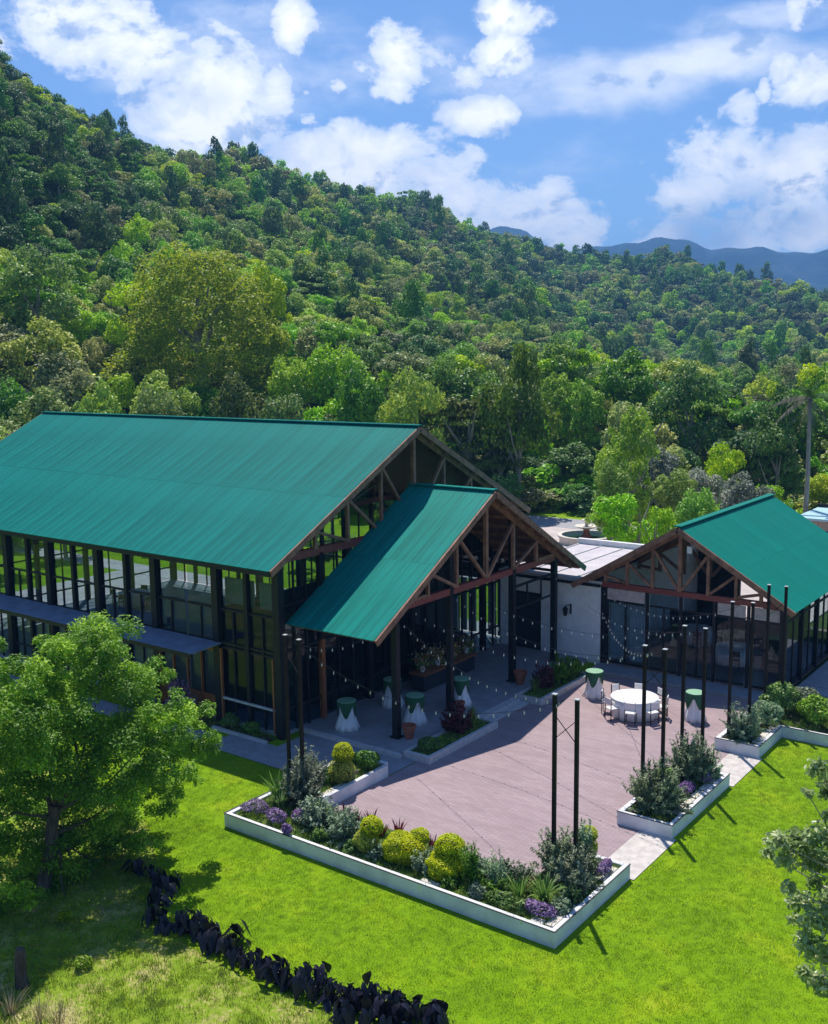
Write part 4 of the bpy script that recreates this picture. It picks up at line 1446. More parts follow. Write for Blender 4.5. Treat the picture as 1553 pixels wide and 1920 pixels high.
pot(-10.95, 8.75, .15, 1.0, 'terracotta pot at the foot of the nearest canopy column')
pot(-11.05, 12.2, .15, .8, 'terracotta pot at the second canopy column, behind the burgundy bush')
pot(-10.9, 16.55, .15, 1.1, 'tall terracotta pot at the third canopy column, by the far flower bed')

ft = thing('buffet_table', (-13.9, 15.2, .15), 'long dark table crowded with flower arrangements under the canopy', 'table')
MB().box(-14.3, -13.5, 13.2, 17.2, .85, .93).build('tabletop', M['orange_wood'], ft)
MB().box(-14.2, -13.6, 13.3, 17.1, .2, .84).build('cloth', M['dark_inner'], ft)
for k in range(4):
    fl = thing('flower_arrangement', (-13.9, 13.6 + k * 1.1, 1.08), ['yellow and red', 'white and yellow', 'mixed red', 'white'][k] + ' flower arrangement, %s from the left on the dark canopy table' % ['first', 'second', 'third', 'fourth'][k], 'flowers', 'flower arrangements on the canopy table')
    rng = np.random.default_rng(40 + k)
    P = rng.normal(0, .2, (220, 3)) + [0, 0, .35]
    V, F, A = leaves(P, P + [0, 0, .3], .1, .8, rng=rng)
    tag(link('blooms', np_mesh('blooms', V, F, A), M['flower_mix'], fl), kind='stuff')
    P = rng.normal(0, .18, (160, 3)) + [0, 0, .2]
    V, F, A = leaves(P, P, .14, .4, rng=rng)
    link('greens', np_mesh('greens', V, F, A), M['s_green'], fl)
    MB().lathe((-13.9, 13.6 + k * 1.1, .93), [(.08, 0), (.12, .15), (.1, .3)], 12).build('vase', M['cloth_white'], fl)

# ------------------------------------------------------------------ planter shrubs
zs = PH - .07
# mounded and tufted plants: name, label, category, foot, radii, leaves, leaf size, material, aspect, upward pull
BUSH = [('olive_shrub', 'tall grey-green spiky bush round the right-hand left mast pole', (-10.1, 2.15), (.72, .7, .62), 1500, .15, 's_olive', .22, .6),
        ('olive_shrub', 'grey-green spiky bush behind the strap leaves, round the left mast', (-10.85, 3.1), (.6, .6, .6), 1100, .15, 's_olive', .22, .6),
        ('olive_shrub', 'wide grey-green spiky bush round the poles of the near end mast', (-1.35, 2.75), (.62, .62, .58), 1500, .14, 's_olive', .22, .6),
        ('olive_shrub', 'dark grey-green bush at the right of the near end mast', (-.62, 2.35), (.5, .75, .5), 1500, .13, 's_olive', .25, .5),
        ('olive_shrub', 'nearer large grey-green bush in the middle planter', (-.95, 7.95), (.88, .72, .68), 2300, .14, 's_olive', .24, .5),
        ('olive_shrub', 'farther large green-grey bush in the middle planter', (-.95, 10.55), (.72, .72, .72), 2000, .14, 's_olive', .24, .5),
        ('olive_shrub', 'small grey bush at the far right end of the middle planter', (-.45, 11.1), (.35, .35, .5), 700, .13, 's_grey', .24, .5),
        ('olive_shrub', 'grey-green bush in the far corner planter by the patio', (-.85, 15.2), (.7, .62, .58), 1800, .13, 's_grey', .24, .5),
        ('grey_shrub', 'soft grey-green mound left of the first golden topiary', (-7.35, .95), (.62, .52, .45), 1800, .10, 's_grey', .4, .3),
        ('grey_shrub', 'loose green shrub between purple flowers and the grey mound', (-8.5, 1.0), (.62, .52, .45), 1400, .12, 's_grey', .35, .4),
        ('grey_shrub', 'small silvery mound between first and second golden topiary', (-5.8, .62), (.3, .28, .28), 650, .09, 's_grey', .4, .3),
        ('grey_shrub', 'silvery mound between second and third golden topiary', (-4.35, .62), (.34, .3, .3), 750, .09, 's_grey', .4, .3),
        ('grey_shrub', 'pale upright grey tuft right of the green rosemary', (-2.35, 1.15), (.3, .3, .5), 650, .11, 's_grey', .25, .7),
        ('green_shrub', 'fine-leaved upright rosemary-like bush right of the last golden topiary', (-2.95, .85), (.36, .34, .55), 1300, .13, 's_green', .14, 1.0),
        ('green_shrub', 'tall feathery grass clump behind the right-hand near mast pole', (-1.0, 3.35), (.32, .3, .62), 800, .16, 's_grey', .14, 1.1),
        ('green_shrub', 'dark rounded bush on the walkway edge beside the tall golden topiary', (-9.98, 5.2), (.36, .36, .36), 1000, .08, 's_green', .5, .2),
        ('green_shrub', 'low green mat at the front edge near the purple right corner', (-1.75, .5), (.5, .25, .14), 700, .08, 's_green', .5, .2),
        ('green_shrub', 'brown and green low plant behind the rosemary, mid planter', (-2.1, .75), (.42, .25, .22), 600, .09, 's_green', .4, .3),
        ('green_shrub', 'green bush at the right end of the middle planter front', (-1.3, 9.4), (.36, .4, .34), 800, .10, 's_strap', .4, .4),
        ('green_shrub', 'bright green leafy bush by the small hall steps', (-.6, 18.6), (.75, .7, .55), 1500, .13, 's_strap', .4, .4),
        ('green_shrub', 'fine green bush behind the far corner planter bush', (-.5, 16.7), (.55, .5, .5), 1200, .11, 's_grey', .3, .5),
        ('green_shrub', 'bright leafy bush along the far lawn edge, nearer the frame edge', (.95, 18.2), (.7, .6, .5), 1300, .14, 's_strap', .4, .4),
        ('green_shrub', 'dark bush between the two bright bushes along the far lawn', (.1, 19.0), (.6, .55, .5), 1100, .12, 's_olive', .4, .4),
        ('green_shrub', 'yellowish low bush at the right end of the far lawn bed', (1.9, 17.6), (.5, .35, .25), 600, .11, 's_yellow', .4, .3),
        ('red_shrub', 'rounded burgundy bush in the near veranda bed', (-9.75, 10.1), (.5, .5, .52), 1300, .14, 's_red', .35, .5),
        ('red_shrub', 'dark red bush in the far veranda bed', (-9.75, 16.5), (.42, .5, .5), 900, .16, 's_red', .3, .5),
        ('dark_shrub', 'dark bluish bush in the far veranda bed, by the last canopy column', (-9.6, 17.7), (.5, .6, .55), 1000, .15, 's_green', .3, .5),
        ('green_shrub', 'low green bush at the white wall end of the far veranda bed', (-9.5, 18.8), (.35, .4, .34), 700, .1, 's_green', .4, .3),
        ('green_shrub', 'low green cover at the near end of the near veranda bed', (-9.7, 8.3), (.4, .6, .16), 800, .08, 's_green', .5, .2),
        ('green_shrub', 'low bush at the foot of the corner glass, left one', (-17.3, 5.9), (.42, .2, .28), 600, .09, 's_green', .4, .3),
        ('green_shrub', 'low bush at the foot of the corner glass, right one', (-16.2, 5.9), (.36, .2, .25), 600, .09, 's_green', .4, .3),
        ('pink_shrub', 'pinkish flowering shrub against the wooden doors of the hall', (-19.6, 5.4), (.7, .4, .75), 1200, .11, 's_purple', .4, .4),
        ('green_shrub', 'green shrub against the hall wall behind the big tree', (-22.5, 5.3), (1.0, .5, .7), 1200, .14, 's_green', .4, .4)]
for i, (nm, lab, (x, y), r, n, lf, mt, asp, up) in enumerate(BUSH):
    z = zs if (y < 20 and x > -11.3 and (y < 6.2 or x > -2)) else (.22 if x > -10.3 else .06)
    if nm in ('olive_shrub', 'grey_shrub', 'dark_shrub', 'pink_shrub', 'red_shrub') or 'rosemary' in lab or 'feathery' in lab:
        k = (r[0] * r[1] * r[2]) ** (1 / 3) / .5
        shoot_bush(nm, lab, 'shrub', 'shrubs of the planters and beds', (x, y, z), [v * 1.28 for v in r], int(90 * k * k), int(34 * k), lf * .95, mt, max(.24, asp * 1.15), seed=i, upright=.35 if up < .8 else .75)
        continue
    shrub(nm, lab, 'shrub', 'shrubs of the planters and beds', (x, y, z), [v * (1.22 if 'olive' in nm or 'grey' in nm or 'green' in nm else 1.1) for v in r], int(n * 3.0), lf * 1.05, mt, min(.6, asp * 1.5), 9, up * .7, seed=i, sink=.25)

FILL = [(-9.35, 1.75, .34, 's_grey'), (-8.7, 1.55, .36, 's_green'), (-8.0, 1.45, .34, 's_grey'), (-7.9, .5, .26, 's_strap'), (-7.0, 1.55, .34, 's_olive'), (-6.75, .45, .22, 's_green'), (-5.75, 1.4, .32, 's_green'),
        (-4.4, 1.45, .34, 's_olive'), (-3.1, 1.5, .36, 's_grey'), (-3.35, .45, .2, 's_green'), (-2.5, .5, .22, 's_grey'), (-2.45, 1.7, .36, 's_olive'), (-1.9, 1.8, .38, 's_olive'), (-.45, 1.5, .34, 's_green'), (-1.2, .5, .2, 's_strap'), (-.4, 1.0, .26, 's_grey'),
        (-10.5, 4.7, .34, 's_olive'), (-10.8, 5.3, .34, 's_green'), (-10.55, 3.6, .3, 's_green')]
WHO = ['behind the sparse mauve patch', 'behind the loose green shrub', 'behind the grey mound', 'in front, left of the grey mound', 'behind the leaning topiary base', 'in front of the leaning topiary', 'behind the widest topiary, left part', 'behind the silvery mound',
       'behind the stepped topiary', 'in front of the stepped topiary', 'in front of the rosemary', 'behind the pale upright tuft', 'behind the lily clumps', 'right of the lily clumps', 'in front of the large lily clump', 'above the purple right corner',
       'in the left arm, beside the tall topiary', 'at the inner end of the left arm', 'between left mast and tall topiary']
for i, (x, y, rr, mt) in enumerate(FILL):
    lab = '%s filler shrub %s' % ({'s_grey': 'grey-green', 's_green': 'dark green', 's_olive': 'olive', 's_strap': 'light green'}[mt], WHO[i])
    shoot_bush('filler_shrub', lab, 'shrub', 'small filler shrubs of the front planter', (x, y, zs), (rr * 1.15, rr, rr * .85), int(40 + 60 * rr), 26, .12, mt, .32, seed=1000 + i, upright=.2)

for i, (lab, x, y, rx, ry) in enumerate((('lilac flowering ground cover filling the left planter corner', -10.65, .7, .55, .42), ('lilac flowering ground cover right of the left corner patch', -9.75, .62, .5, .36),
                                        ('sparse mauve ground cover behind the left lilac patch', -9.2, 1.1, .4, .35), ('trailing mauve plant hanging over the front wall', -8.85, .12, .22, .16),
                                        ('purple ground cover in the near right planter corner', -.72, .52, .55, .3), ('purple ground cover at the right end of the near planter', -.38, 3.3, .22, .5),
                                        ('purple ground cover along the middle planter wall', -.62, 9.3, .22, .8), ('purple tuft at the far end of the middle planter', -.4, 10.6, .2, .3),
                                        ('pale mauve tuft beside the tall golden topiary', -9.98, 4.1, .25, .45))):
    shrub('purple_ground_cover', lab, 'ground cover', 'purple ground cover patches', (x, y, zs), (rx, ry, .2), 1700, .075, 's_purple', .5, 5, .3, seed=300 + i, stem=False)


def topiary(lab, x, y, balls, z=zs, seed=0):
    t = thing('golden_topiary', (x, y, z), lab, 'topiary', 'golden clipped topiaries')
    zz = 0
    for k, (dx, dy, h, rx, rz) in enumerate(balls):
        rx, rz = rx * 1.14, rz * 1.1
        rng = np.random.default_rng(seed + k)
        s = sphere_pts(int(2600 * rx * rx / .12), rng)
        rad = 1 + .07 * np.sin(s @ rng.normal(0, 5, 3)) + rng.normal(0, .035, len(s))
        P = s * [rx, rx, rz] * rad[:, None] + [dx, dy, h]
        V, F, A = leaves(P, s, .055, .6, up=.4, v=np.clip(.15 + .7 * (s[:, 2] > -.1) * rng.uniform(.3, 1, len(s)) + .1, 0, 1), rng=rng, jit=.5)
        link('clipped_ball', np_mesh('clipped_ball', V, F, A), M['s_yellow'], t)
        mb = MB().lathe((x + dx, y + dy, z + h), [(rx * .86 * math.sin(a), -rz * .86 * math.cos(a)) for a in np.linspace(.05, math.pi - .05, 8)], 12)
        mb.build('inner_twigs', M['stem'], t)
        zz = max(zz, h)
    MB().tube([(x, y, z - .02), (x, y, z + zz)], .03, 6).build('stem', M['stem'], t)


topiary('tall two-ball golden topiary at the inner end of the left planter', -10.05, 3.95, [(0, 0, .42, .36, .36), (.02, .05, .98, .29, .28)], seed=500)
topiary('leaning golden topiary of two twisted balls, leftmost along the front', -6.35, .75, [(-.05, 0, .3, .3, .3), (.1, .08, .72, .27, .25)], seed=510)
topiary('widest golden topiary, a low mound with a small ball behind', -5.15, .85, [(-.12, 0, .36, .42, .36), (.2, .05, .36, .36, .34), (.22, .4, .62, .24, .2)], seed=520)
topiary('stepped two-tier golden topiary, rightmost along the front', -3.75, .85, [(0, 0, .32, .44, .33), (.02, .15, .78, .34, .26)], seed=530)
topiary('single golden ball topiary at the right end by the pale path', -1.05, 3.75, [(0, 0, .78, .2, .2), (0, 0, .4, .2, .28)], seed=540)

for i, (lab, x, y, n, L, w, mt, ln, dr) in enumerate((
        ('tall strap-leaved clump in front of the left mast', -10.75, 1.65, 60, .95, .05, 's_strap', (.15, .8), .8), ('strap-leaved clump beside the left mast, lower one', -10.3, 1.35, 40, .8, .05, 's_strap', (.2, .9), .8),
        ('strap-leaved lily clump left of the purple right corner', -1.55, .95, 46, .7, .04, 's_strap', (.2, .9), .8), ('larger strap-leaved lily clump behind the purple right corner', -.95, 1.15, 70, .82, .045, 's_strap', (.2, 1.0), .8),
        ('small strap-leaved clump near the green mat in front', -1.95, 1.0, 26, .6, .04, 's_strap', (.2, .8), .7),
        ('burgundy cordyline tuft, leftmost along the patio edge', -8.2, 1.95, 26, .45, .055, 's_red', (.2, .8), .5), ('burgundy cordyline tuft, second along the patio edge', -7.75, 1.95, 24, .42, .055, 's_red', (.2, .8), .5),
        ('burgundy cordyline tuft behind the leaning topiary', -7.25, 2.0, 34, .5, .055, 's_red', (.2, .8), .5), ('burgundy cordyline tuft behind the widest topiary', -6.2, 1.95, 28, .5, .055, 's_red', (.2, .8), .5),
        ('burgundy cordyline tuft left of the widest topiary crown', -6.6, 1.7, 20, .42, .05, 's_red', (.2, .8), .5), ('burgundy cordyline tuft between widest and stepped topiary', -4.85, 1.75, 26, .5, .055, 's_red', (.2, .8), .5),
        ('burgundy cordyline tuft right of the stepped topiary', -3.35, 1.6, 22, .5, .05, 's_red', (.2, .8), .5), ('brownish red cordyline tuft behind the lilies', -1.55, 1.35, 20, .55, .05, 's_red', (.2, .8), .5),
        ('dark spiky agave clump in the near veranda bed', -9.7, 11.0, 50, .75, .05, 's_green', (.1, .9), .3), ('dark blue spiky clump at the near end of the far veranda bed', -9.7, 15.7, 40, .7, .05, 's_green', (.1, .9), .4),
        ('small pink and red tuft beside the far corner planter bush', -1.1, 16.0, 24, .5, .05, 's_red', (.2, .8), .5))):
    z = zs if x > -9 or y < 3 else .22
    strap_plant('strap_leaved_plant' if mt != 's_red' else 'cordyline', lab, 'plant', 'strap-leaved plants of the beds', (x, y, z), n, L, w, mt, 700 + i, ln, dr)

# ------------------------------------------------------------------ black taro row (every leaf its own part)
def taro_leaf(seed):
    rng = np.random.default_rng(seed)
    out = [(0, .14), (.08, .34), (.18, .38), (.25, .22), (.24, .02), (.15, -.28), (0, -.66)]
    left = [(-x, y) for x, y in out[1:-1]][::-1]
    ring = out + left
    V = [(0, .05, .03)] + [(x, y, -.35 * abs(x) - .35 * max(0, -y) ** 1.5 + .04 * math.sin(9 * y)) for x, y in ring]
    n = len(ring)
    F = [(0, 1 + (k + 1) % n, 1 + k) for k in range(n)]
    me = bpy.data.meshes.new('leaf')
    # petiole
    return V, F


TV, TF = taro_leaf(0)
taro_me = np_mesh('leaf', TV, TF, np.linspace(.1, .9, len(TV)))
taro_me.materials.append(M['taro'])
stalk_mb = MB().tube([(0, 0, 0), (.02, 0, .5), (.06, 0, 1)], [.022, .014, .008], 5)
stalk_me = bpy.data.meshes.new('stalk')
stalk_me.from_pydata(stalk_mb.v, [], stalk_mb.f)
stalk_me.materials.append(M['taro'])
ROW = [(258, 1632), (285, 1640), (318, 1668), (296, 1660), (300, 1690), (285, 1720), (305, 1735), (335, 1730), (352, 1742), (372, 1752), (390, 1748), (400, 1775), (425, 1780), (445, 1795), (440, 1765),
       (465, 1808), (485, 1815), (505, 1822), (520, 1838), (545, 1845), (565, 1852), (590, 1862), (600, 1850), (615, 1875), (632, 1868), (650, 1885), (668, 1880), (690, 1890), (705, 1880), (722, 1898),
       (745, 1895), (760, 1908), (785, 1905), (805, 1918), (820, 1925), (640, 1908), (690, 1915), (735, 1925)]
rt = random.Random(21)
for i, (px, py) in enumerate(ROW):
    g = on_z(px, py + 8, 0)
    left = px < 320
    where = ('%s in the row, under the big tree' if left else '%s in the row along the rough grass')
    lab = 'black-leaved taro plant, number %d from the top of the dark row' % (i + 1)
    nxt = ['beneath the big tree', 'where the row bends', 'beside the dry patch', 'midway down the row', 'at the dense lower end', 'at the bottom edge'][min(5, int(i / len(ROW) * 6))]
    t = thing('taro_plant', (g[0], g[1], 0), 'x', 'plant', 'black taro plants in the curved row')
    t['where'] = nxt
    n = rt.randint(10, 13)
    sc = rt.uniform(.75, 1.1) * (1.15 if px > 560 else 1.0)
    for k in range(n):
        a = rt.uniform(0, 6.28)
        h = sc * rt.uniform(.10, .48)
        rr = sc * rt.uniform(.05, .36)
        d = Vector((math.cos(a), math.sin(a), 0))
        lf = link('leaf', taro_me, None, t)
        s = sc * rt.uniform(.24, .55)
        lf.scale = (s, s, s)
        lf.location = d * rr + Vector((0, 0, h))
        lf.rotation_euler = (math.radians(rt.uniform(30, 80)), math.radians(rt.uniform(-15, 15)), a + math.pi / 2 + rt.uniform(-.4, .4))
        st = link('stalk', stalk_me, None, t)
        v = Vector(lf.location)
        st.rotation_euler = Vector((0, 0, 1)).rotation_difference(v.normalized()).to_euler()
        st.scale = (1, 1, v.length)
ORD = ['first', 'second', 'third', 'fourth', 'fifth', 'sixth', 'seventh', 'eighth', 'ninth', 'tenth']
cnt = {}
for t in [o for o in bpy.data.objects if 'where' in o.keys()]:
    w = t['where']
    cnt[w] = cnt.get(w, 0) + 1
    t['label'] = 'black-leaved taro plant, %s from the left %s' % (ORD[cnt[w] - 1], w)
    del t['where']


# ------------------------------------------------------------------ near trees
def branch(mb, a, b, r0, r1, rng, n=5, wob=.12):
    a, b = np.array(a, float), np.array(b, float)
    pts = [a + (b - a) * f + (rng.normal(0, wob, 3) * np.linalg.norm(b - a) * .25 if 0 < f < 1 else 0) for f in np.linspace(0, 1, n)]
    mb.tube([tuple(p) for p in pts], list(np.linspace(r0, r1, n)), 7)


big = thing('broadleaf_tree', (-12.3, -5.6, 0), 'large bright green broadleaf tree in the left foreground, before the hall', 'tree')
rng = np.random.default_rng(77)
BLOBS = [(195, 1205, 62), (125, 1245, 62), (55, 1285, 66), (20, 1345, 80), (250, 1290, 62), (190, 1290, 75), (115, 1330, 70), (320, 1335, 55), (290, 1385, 70), (372, 1350, 42), (388, 1405, 42), (345, 1420, 52),
         (230, 1400, 80), (150, 1410, 80), (60, 1430, 80), (0, 1440, 70), (300, 1455, 56), (350, 1478, 34), (260, 1480, 64), (180, 1490, 76), (100, 1510, 70), (20, 1530, 60), (300, 1510, 36), (240, 1550, 62),
         (160, 1580, 64), (90, 1600, 60), (270, 1585, 36), (225, 1625, 48), (160, 1650, 46), (-40, 1300, 80), (-60, 1420, 90), (-60, 1540, 80), (95, 1665, 40), (-90, 1250, 60), (210, 1240, 45), (-10, 1215, 36), (85, 1215, 30), (30, 1610, 60), (-20, 1660, 60), (45, 1680, 40), (130, 1700, 30), (-10, 1720, 40), (70, 1560, 60), (110, 1620, 55), (60, 1650, 50), (180, 1620, 50), (30, 1480, 60), (130, 1470, 60), (250, 1640, 34)]
lob = []
for (px, py, r) in BLOBS:
    d = (28.2 if px > 60 else 27.4) + rng.uniform(-1.3, 1.3)
    c = at_dist(px, py, d)
    rr = r * d / 1950 * rng.uniform(.82, 1.0)
    lob.append((c - np.array(big.location), np.array([rr, rr, rr * .85])))
    if r > 60:
        c = at_dist(px + rng.uniform(-30, 30), py + rng.uniform(-20, 30), d + 2.0)
        lob.append((c - np.array(big.location), np.array([rr, rr, rr * .85])))
main = lob
lob = sublobes(lob, 9, .42, rng, -.45)
P, N, k = lobed(lob, 165000, rng, depth=.75, zmin=-.6, drop=.55)
tone = clump_tone(P, 1.6, rng)
top = np.array([l[0][2] for l in lob])[k]
tone = np.clip(tone * .5 + .5 * rng.uniform(.1, .95, len(lob))[k], 0, 1)
V, F, A = leaves(P, N, .102, .48, .15, v=tone, rng=rng, jit=.42, up=.6)
link('crown', np_mesh('crown', V, F, A), M['tree_big'], big)
mb = MB()
branch(mb, (-12.3, -5.6, -.1), (-12.1, -5.2, 2.4), .20, .15, rng, wob=.05)
mb.build('trunk', M['bark'], big)
mb = MB()
for j in range(0, len(main), 5):
    c = main[j][0] + np.array(big.location)
    s = np.array([-12.1, -5.25, rng.uniform(1.4, 2.5)])
    branch(mb, s, c, .045, .01, rng)
mb.build('limbs', M['bark'], big)

rtree = thing('broadleaf_tree', (11.2, -6.2, 0), 'silvery-leaved tree reaching in from the right edge over the lawn', 'tree')
rng = np.random.default_rng(78)
RB = [(1535, 1440, 24), (1555, 1470, 22), (1515, 1488, 11), (1548, 1490, 14), (1460, 1580, 26), (1500, 1578, 32), (1545, 1570, 36), (1475, 1610, 24), (1520, 1610, 30), (1555, 1620, 40), (1440, 1600, 13), (1480, 1665, 15),
      (1500, 1690, 26), (1530, 1655, 18), (1490, 1725, 14), (1530, 1725, 32), (1555, 1690, 30), (1515, 1770, 28), (1545, 1790, 36), (1510, 1825, 18), (1540, 1845, 26), (1555, 1530, 16), (1600, 1600, 30), (1640, 1740, 60), (1630, 1860, 50), (1680, 1450, 70), (1720, 1640, 100)]
lob = []
for (px, py, r) in RB:
    d = 13.6 + rng.uniform(-.5, .5)
    c = at_dist(px, py, d)
    rr = r * d / 1950
    lob.append((c - np.array(rtree.location), np.array([rr, rr, rr * .8])))
P, N, k = lobed(lob, 9000, rng, depth=.9, zmin=-.9, drop=.2)
V, F, A = leaves(P, N, .10, .45, .12, v=clump_tone(P, 3, rng), rng=rng, jit=.5, up=.55)
link('crown', np_mesh('crown', V, F, A), M['tree_right'], rtree)
mb = MB()
hub = np.array([11.3, -6.4, 6.2])
branch(mb, (11.2, -6.2, -.1), hub, .2, .12, rng, wob=.04)
mb.build('trunk', M['bark'], rtree)
mb = MB()
for j in range(0, len(lob)):
    branch(mb, hub - [0, 0, rng.uniform(0, 2.5)], lob[j][0] + np.array(rtree.location), .035, .006, rng, wob=.1)
mb.build('limbs', M['bark_pale'], rtree)

post = thing('wooden_stump', tuple(on_z(42, 1850, 0)), 'dark weathered stump standing in the rough grass at the left edge', 'stump')
g = on_z(42, 1850, 0)
MB().lathe((g[0], g[1], -.02), [(.16, 0), (.13, .3), (.12, .8), (.09, .95), (.02, .97)], 9, lambda a, z: 1 + .15 * math.sin(3 * a + z * 4)).build('bole', M['bark'], post)

# ------------------------------------------------------------------ forest
SHAPES = ['dome', 'tall', 'layer', 'round', 'dome', 'round', 'layer', 'round']
fine = [crown_mesh('crown_fine', 900 + i, 7500, .08, s) for i, s in enumerate(SHAPES)]
mid = [crown_mesh('crown_mid', 950 + i, 4200, .10, s) for i, s in enumerate(SHAPES)]
coarse = [crown_mesh('crown_coarse', 980 + i, 1900, .145, s) for i, s in enumerate(SHAPES)]
mbt = MB().tube([(0, 0, -.25), (.02, 0, .35), (-.02, .02, .8), (.0, 0, 1.25)], [.075, .06, .045, .02], 7)
for k in range(5):
    a = k * 1.257
    mbt.tube([(0, 0, .5 + .1 * k), (.3 * math.cos(a), .3 * math.sin(a), .8 + .1 * k), (.5 * math.cos(a), .5 * math.sin(a), 1.1 + .08 * k)], [.03, .02, .008], 5)
trunk_me = bpy.data.meshes.new('trunk')
trunk_me.from_pydata(mbt.v, [], mbt.f)
trunk_me.materials.append(M['bark_pale'])
COLOURS = {'f_dark': 'dark green', 'f_mid': 'green', 'f_yellow': 'yellow-green', 'f_grey': 'grey-green', 'f_olive': 'olive brown', 'f_silver': 'silvery'}
FORMS = {'dome': 'dome-crowned', 'tall': 'upright', 'layer': 'layered', 'round': 'round-crowned'}


dome_me = crown_mesh('crown_dome', 1234, 60000, .034, 'mound')


def forest_tree(x, y, z, R, H, shape_i, mat, lab, group='trees of the forested valley side', rot=None, trunk='bark_pale', cat='tree', name='forest_tree'):
    t = thing(name, (x, y, z), lab, cat, group)
    t.scale = (R, R, H)
    if R > 8:
        shape_me = dome_me
    else:
        shape_me = fine[shape_i]
    t.rotation_euler = (0, 0, rot if rot is not None else random.uniform(0, 6.28))
    link_mat('crown', shape_me, M[mat], t)
    link_mat('trunk', trunk_me, M[trunk], t)
    return t


# the trees one would point at
HERO = [  # column, top row, distance, radius, height scale, shape, material, label
    (375, 446, 118, 9.6, 8.0, 0, 'f_dome', 'huge yellow-green domed tree on the slope above the big teal roof'),
    (500, 520, 122, 3.6, 5.2, 3, 'f_yellow', 'yellow-green tree leaning on the right flank of the huge domed tree'),
    (265, 520, 124, 4.2, 5.6, 4, 'f_yellow', 'olive-yellow tree at the left flank of the huge domed tree'),
    (880, 700, 94, 5.6, 6.6, 2, 'f_olive', 'broad olive-brown feathery tree behind the peak of the large hall'),
    (975, 660, 92, 3.6, 6.9, 5, 'f_olive', 'tall olive tree just right of the broad feathery one behind the hall'),
    (940, 780, 93, 3.0, 4.8, 6, 'f_olive', 'shorter brown-olive tree right above the canopy verge'),
    (775, 700, 92, 3.2, 6.3, 4, 'f_yellow', 'yellow-green tree rising behind the hall peak'),
    (1185, 800, 76, 2.7, 4.6, 1, 'f_mid', 'fresh green tree behind the pale court, right of the fountain'),
    (1150, 880, 71, 1.9, 3.1, 3, 'f_mid', 'shorter fresh green tree right beside the fountain'),
    (1205, 895, 66, 2.5, 3.0, 0, 'f_mid', 'leafy green tree behind the left slope of the small roof'),
    (1300, 905, 68, 1.9, 3.0, 7, 'f_mid', 'bright green bushy tree behind the small roof ridge, left part'),
    (1240, 850, 84, 2.3, 4.3, 3, 'f_silver', 'silvery-leaved tree above the left slope of the small roof'),
    (1330, 872, 82, 2.2, 3.9, 7, 'f_silver', 'silvery-leaved tree directly above the small roof ridge'),
    (1405, 900, 76, 2.1, 3.4, 3, 'f_silver', 'silvery pale bush-like tree behind the small roof peak'),
    (1370, 835, 88, 2.0, 4.6, 4, 'f_yellow', 'small yellow-green tree between silvery ones above the small roof'),
    (1455, 945, 62, 1.2, 1.9, 3, 'f_silver', 'low pale shrub-like tree between small roof and tan building'),
    (1465, 760, 88, 3.2, 6.2, 1, 'f_dark', 'tall dark tree left of the palm near the right edge'),
    (1300, 690, 104, 4.0, 6.5, 4, 'f_dark', 'large dark tree in the wood above the small roof'),
    (1075, 840, 99, 3.4, 4.6, 3, 'f_dark', 'dark tree at the edge of the wood behind the fountain lawn'),
    (1005, 850, 99, 3.2, 4.6, 7, 'f_dark', 'dark shady tree behind the far verge of the canopy'),
    (1145, 925, 70, 1.5, 2.0, 7, 'f_mid', 'leafy bush-like tree touching the right rim of the fountain court'),
    (1235, 925, 63, 1.5, 2.0, 0, 'f_mid', 'small green tree low behind the left slope of the small roof'),
    (1272, 868, 78, 2.2, 3.0, 7, 'f_mid', 'green tree between the silvery tree and the small roof ridge'),
    (1155, 845, 83, 2.5, 3.0, 4, 'f_dark', 'dark green tree filling the gap behind the fountain trees'),
    (1100, 900, 97, 2.4, 2.6, 3, 'f_mid', 'green tree at the edge of the far lawn behind the fountain'),
    (1040, 905, 98, 2.4, 2.6, 7, 'f_dark', 'dark round tree at the edge of the far lawn, left of the fountain'),
    (1478, 890, 80, 2.0, 2.6, 0, 'f_mid', 'green tree behind the tan building, left of the palm trunk'),
    (1548, 880, 92, 2.0, 2.6, 7, 'f_yellow', 'yellow-green tree behind the tan building, right of the palm'),
    (60, 735, 100, 3.4, 5.4, 0, 'f_mid', 'glossy green tree behind the left end of the main ridge'),
    (180, 742, 94, 2.8, 5.2, 3, 'f_yellow', 'yellow-green bushy tree just above the left end of the main ridge'),
    (310, 715, 98, 3.4, 5.8, 7, 'f_mid', 'broad green tree above the left third of the main ridge'),
    (440, 705, 96, 3.4, 5.8, 4, 'f_olive', 'dull green tree above the middle of the main ridge'),
    (560, 700, 96, 3.5, 5.9, 0, 'f_mid', 'mid-green tree above the right half of the main ridge'),
    (670, 715, 94, 3.4, 5.6, 3, 'f_dark', 'dark green tree left of the hall peak'),
    (-20, 700, 104, 4.0, 6.2, 7, 'f_dark', 'dark tree cut by the left edge behind the main roof'),
    (30, 610, 118, 4.2, 6.4, 4, 'f_grey', 'grey-green rounded tree by the bare rock at the left edge')]
hero_px = []
for (px, py, r, R, H, si, mt, lab) in HERO:
    az = col_angle(px)
    x, y = polar(az, r)
    z = float(hill_z(az, r)) if r >= 80 else 0.0
    v = ray(px, py)
    ztop = EYE[2] + r * v[2] / math.hypot(v[0], v[1])
    H = max(1.5, (ztop - z) / 1.9)
    forest_tree(x, y, z - .1, R, H, si, mt, lab)
    hero_px.append((az, r, R))

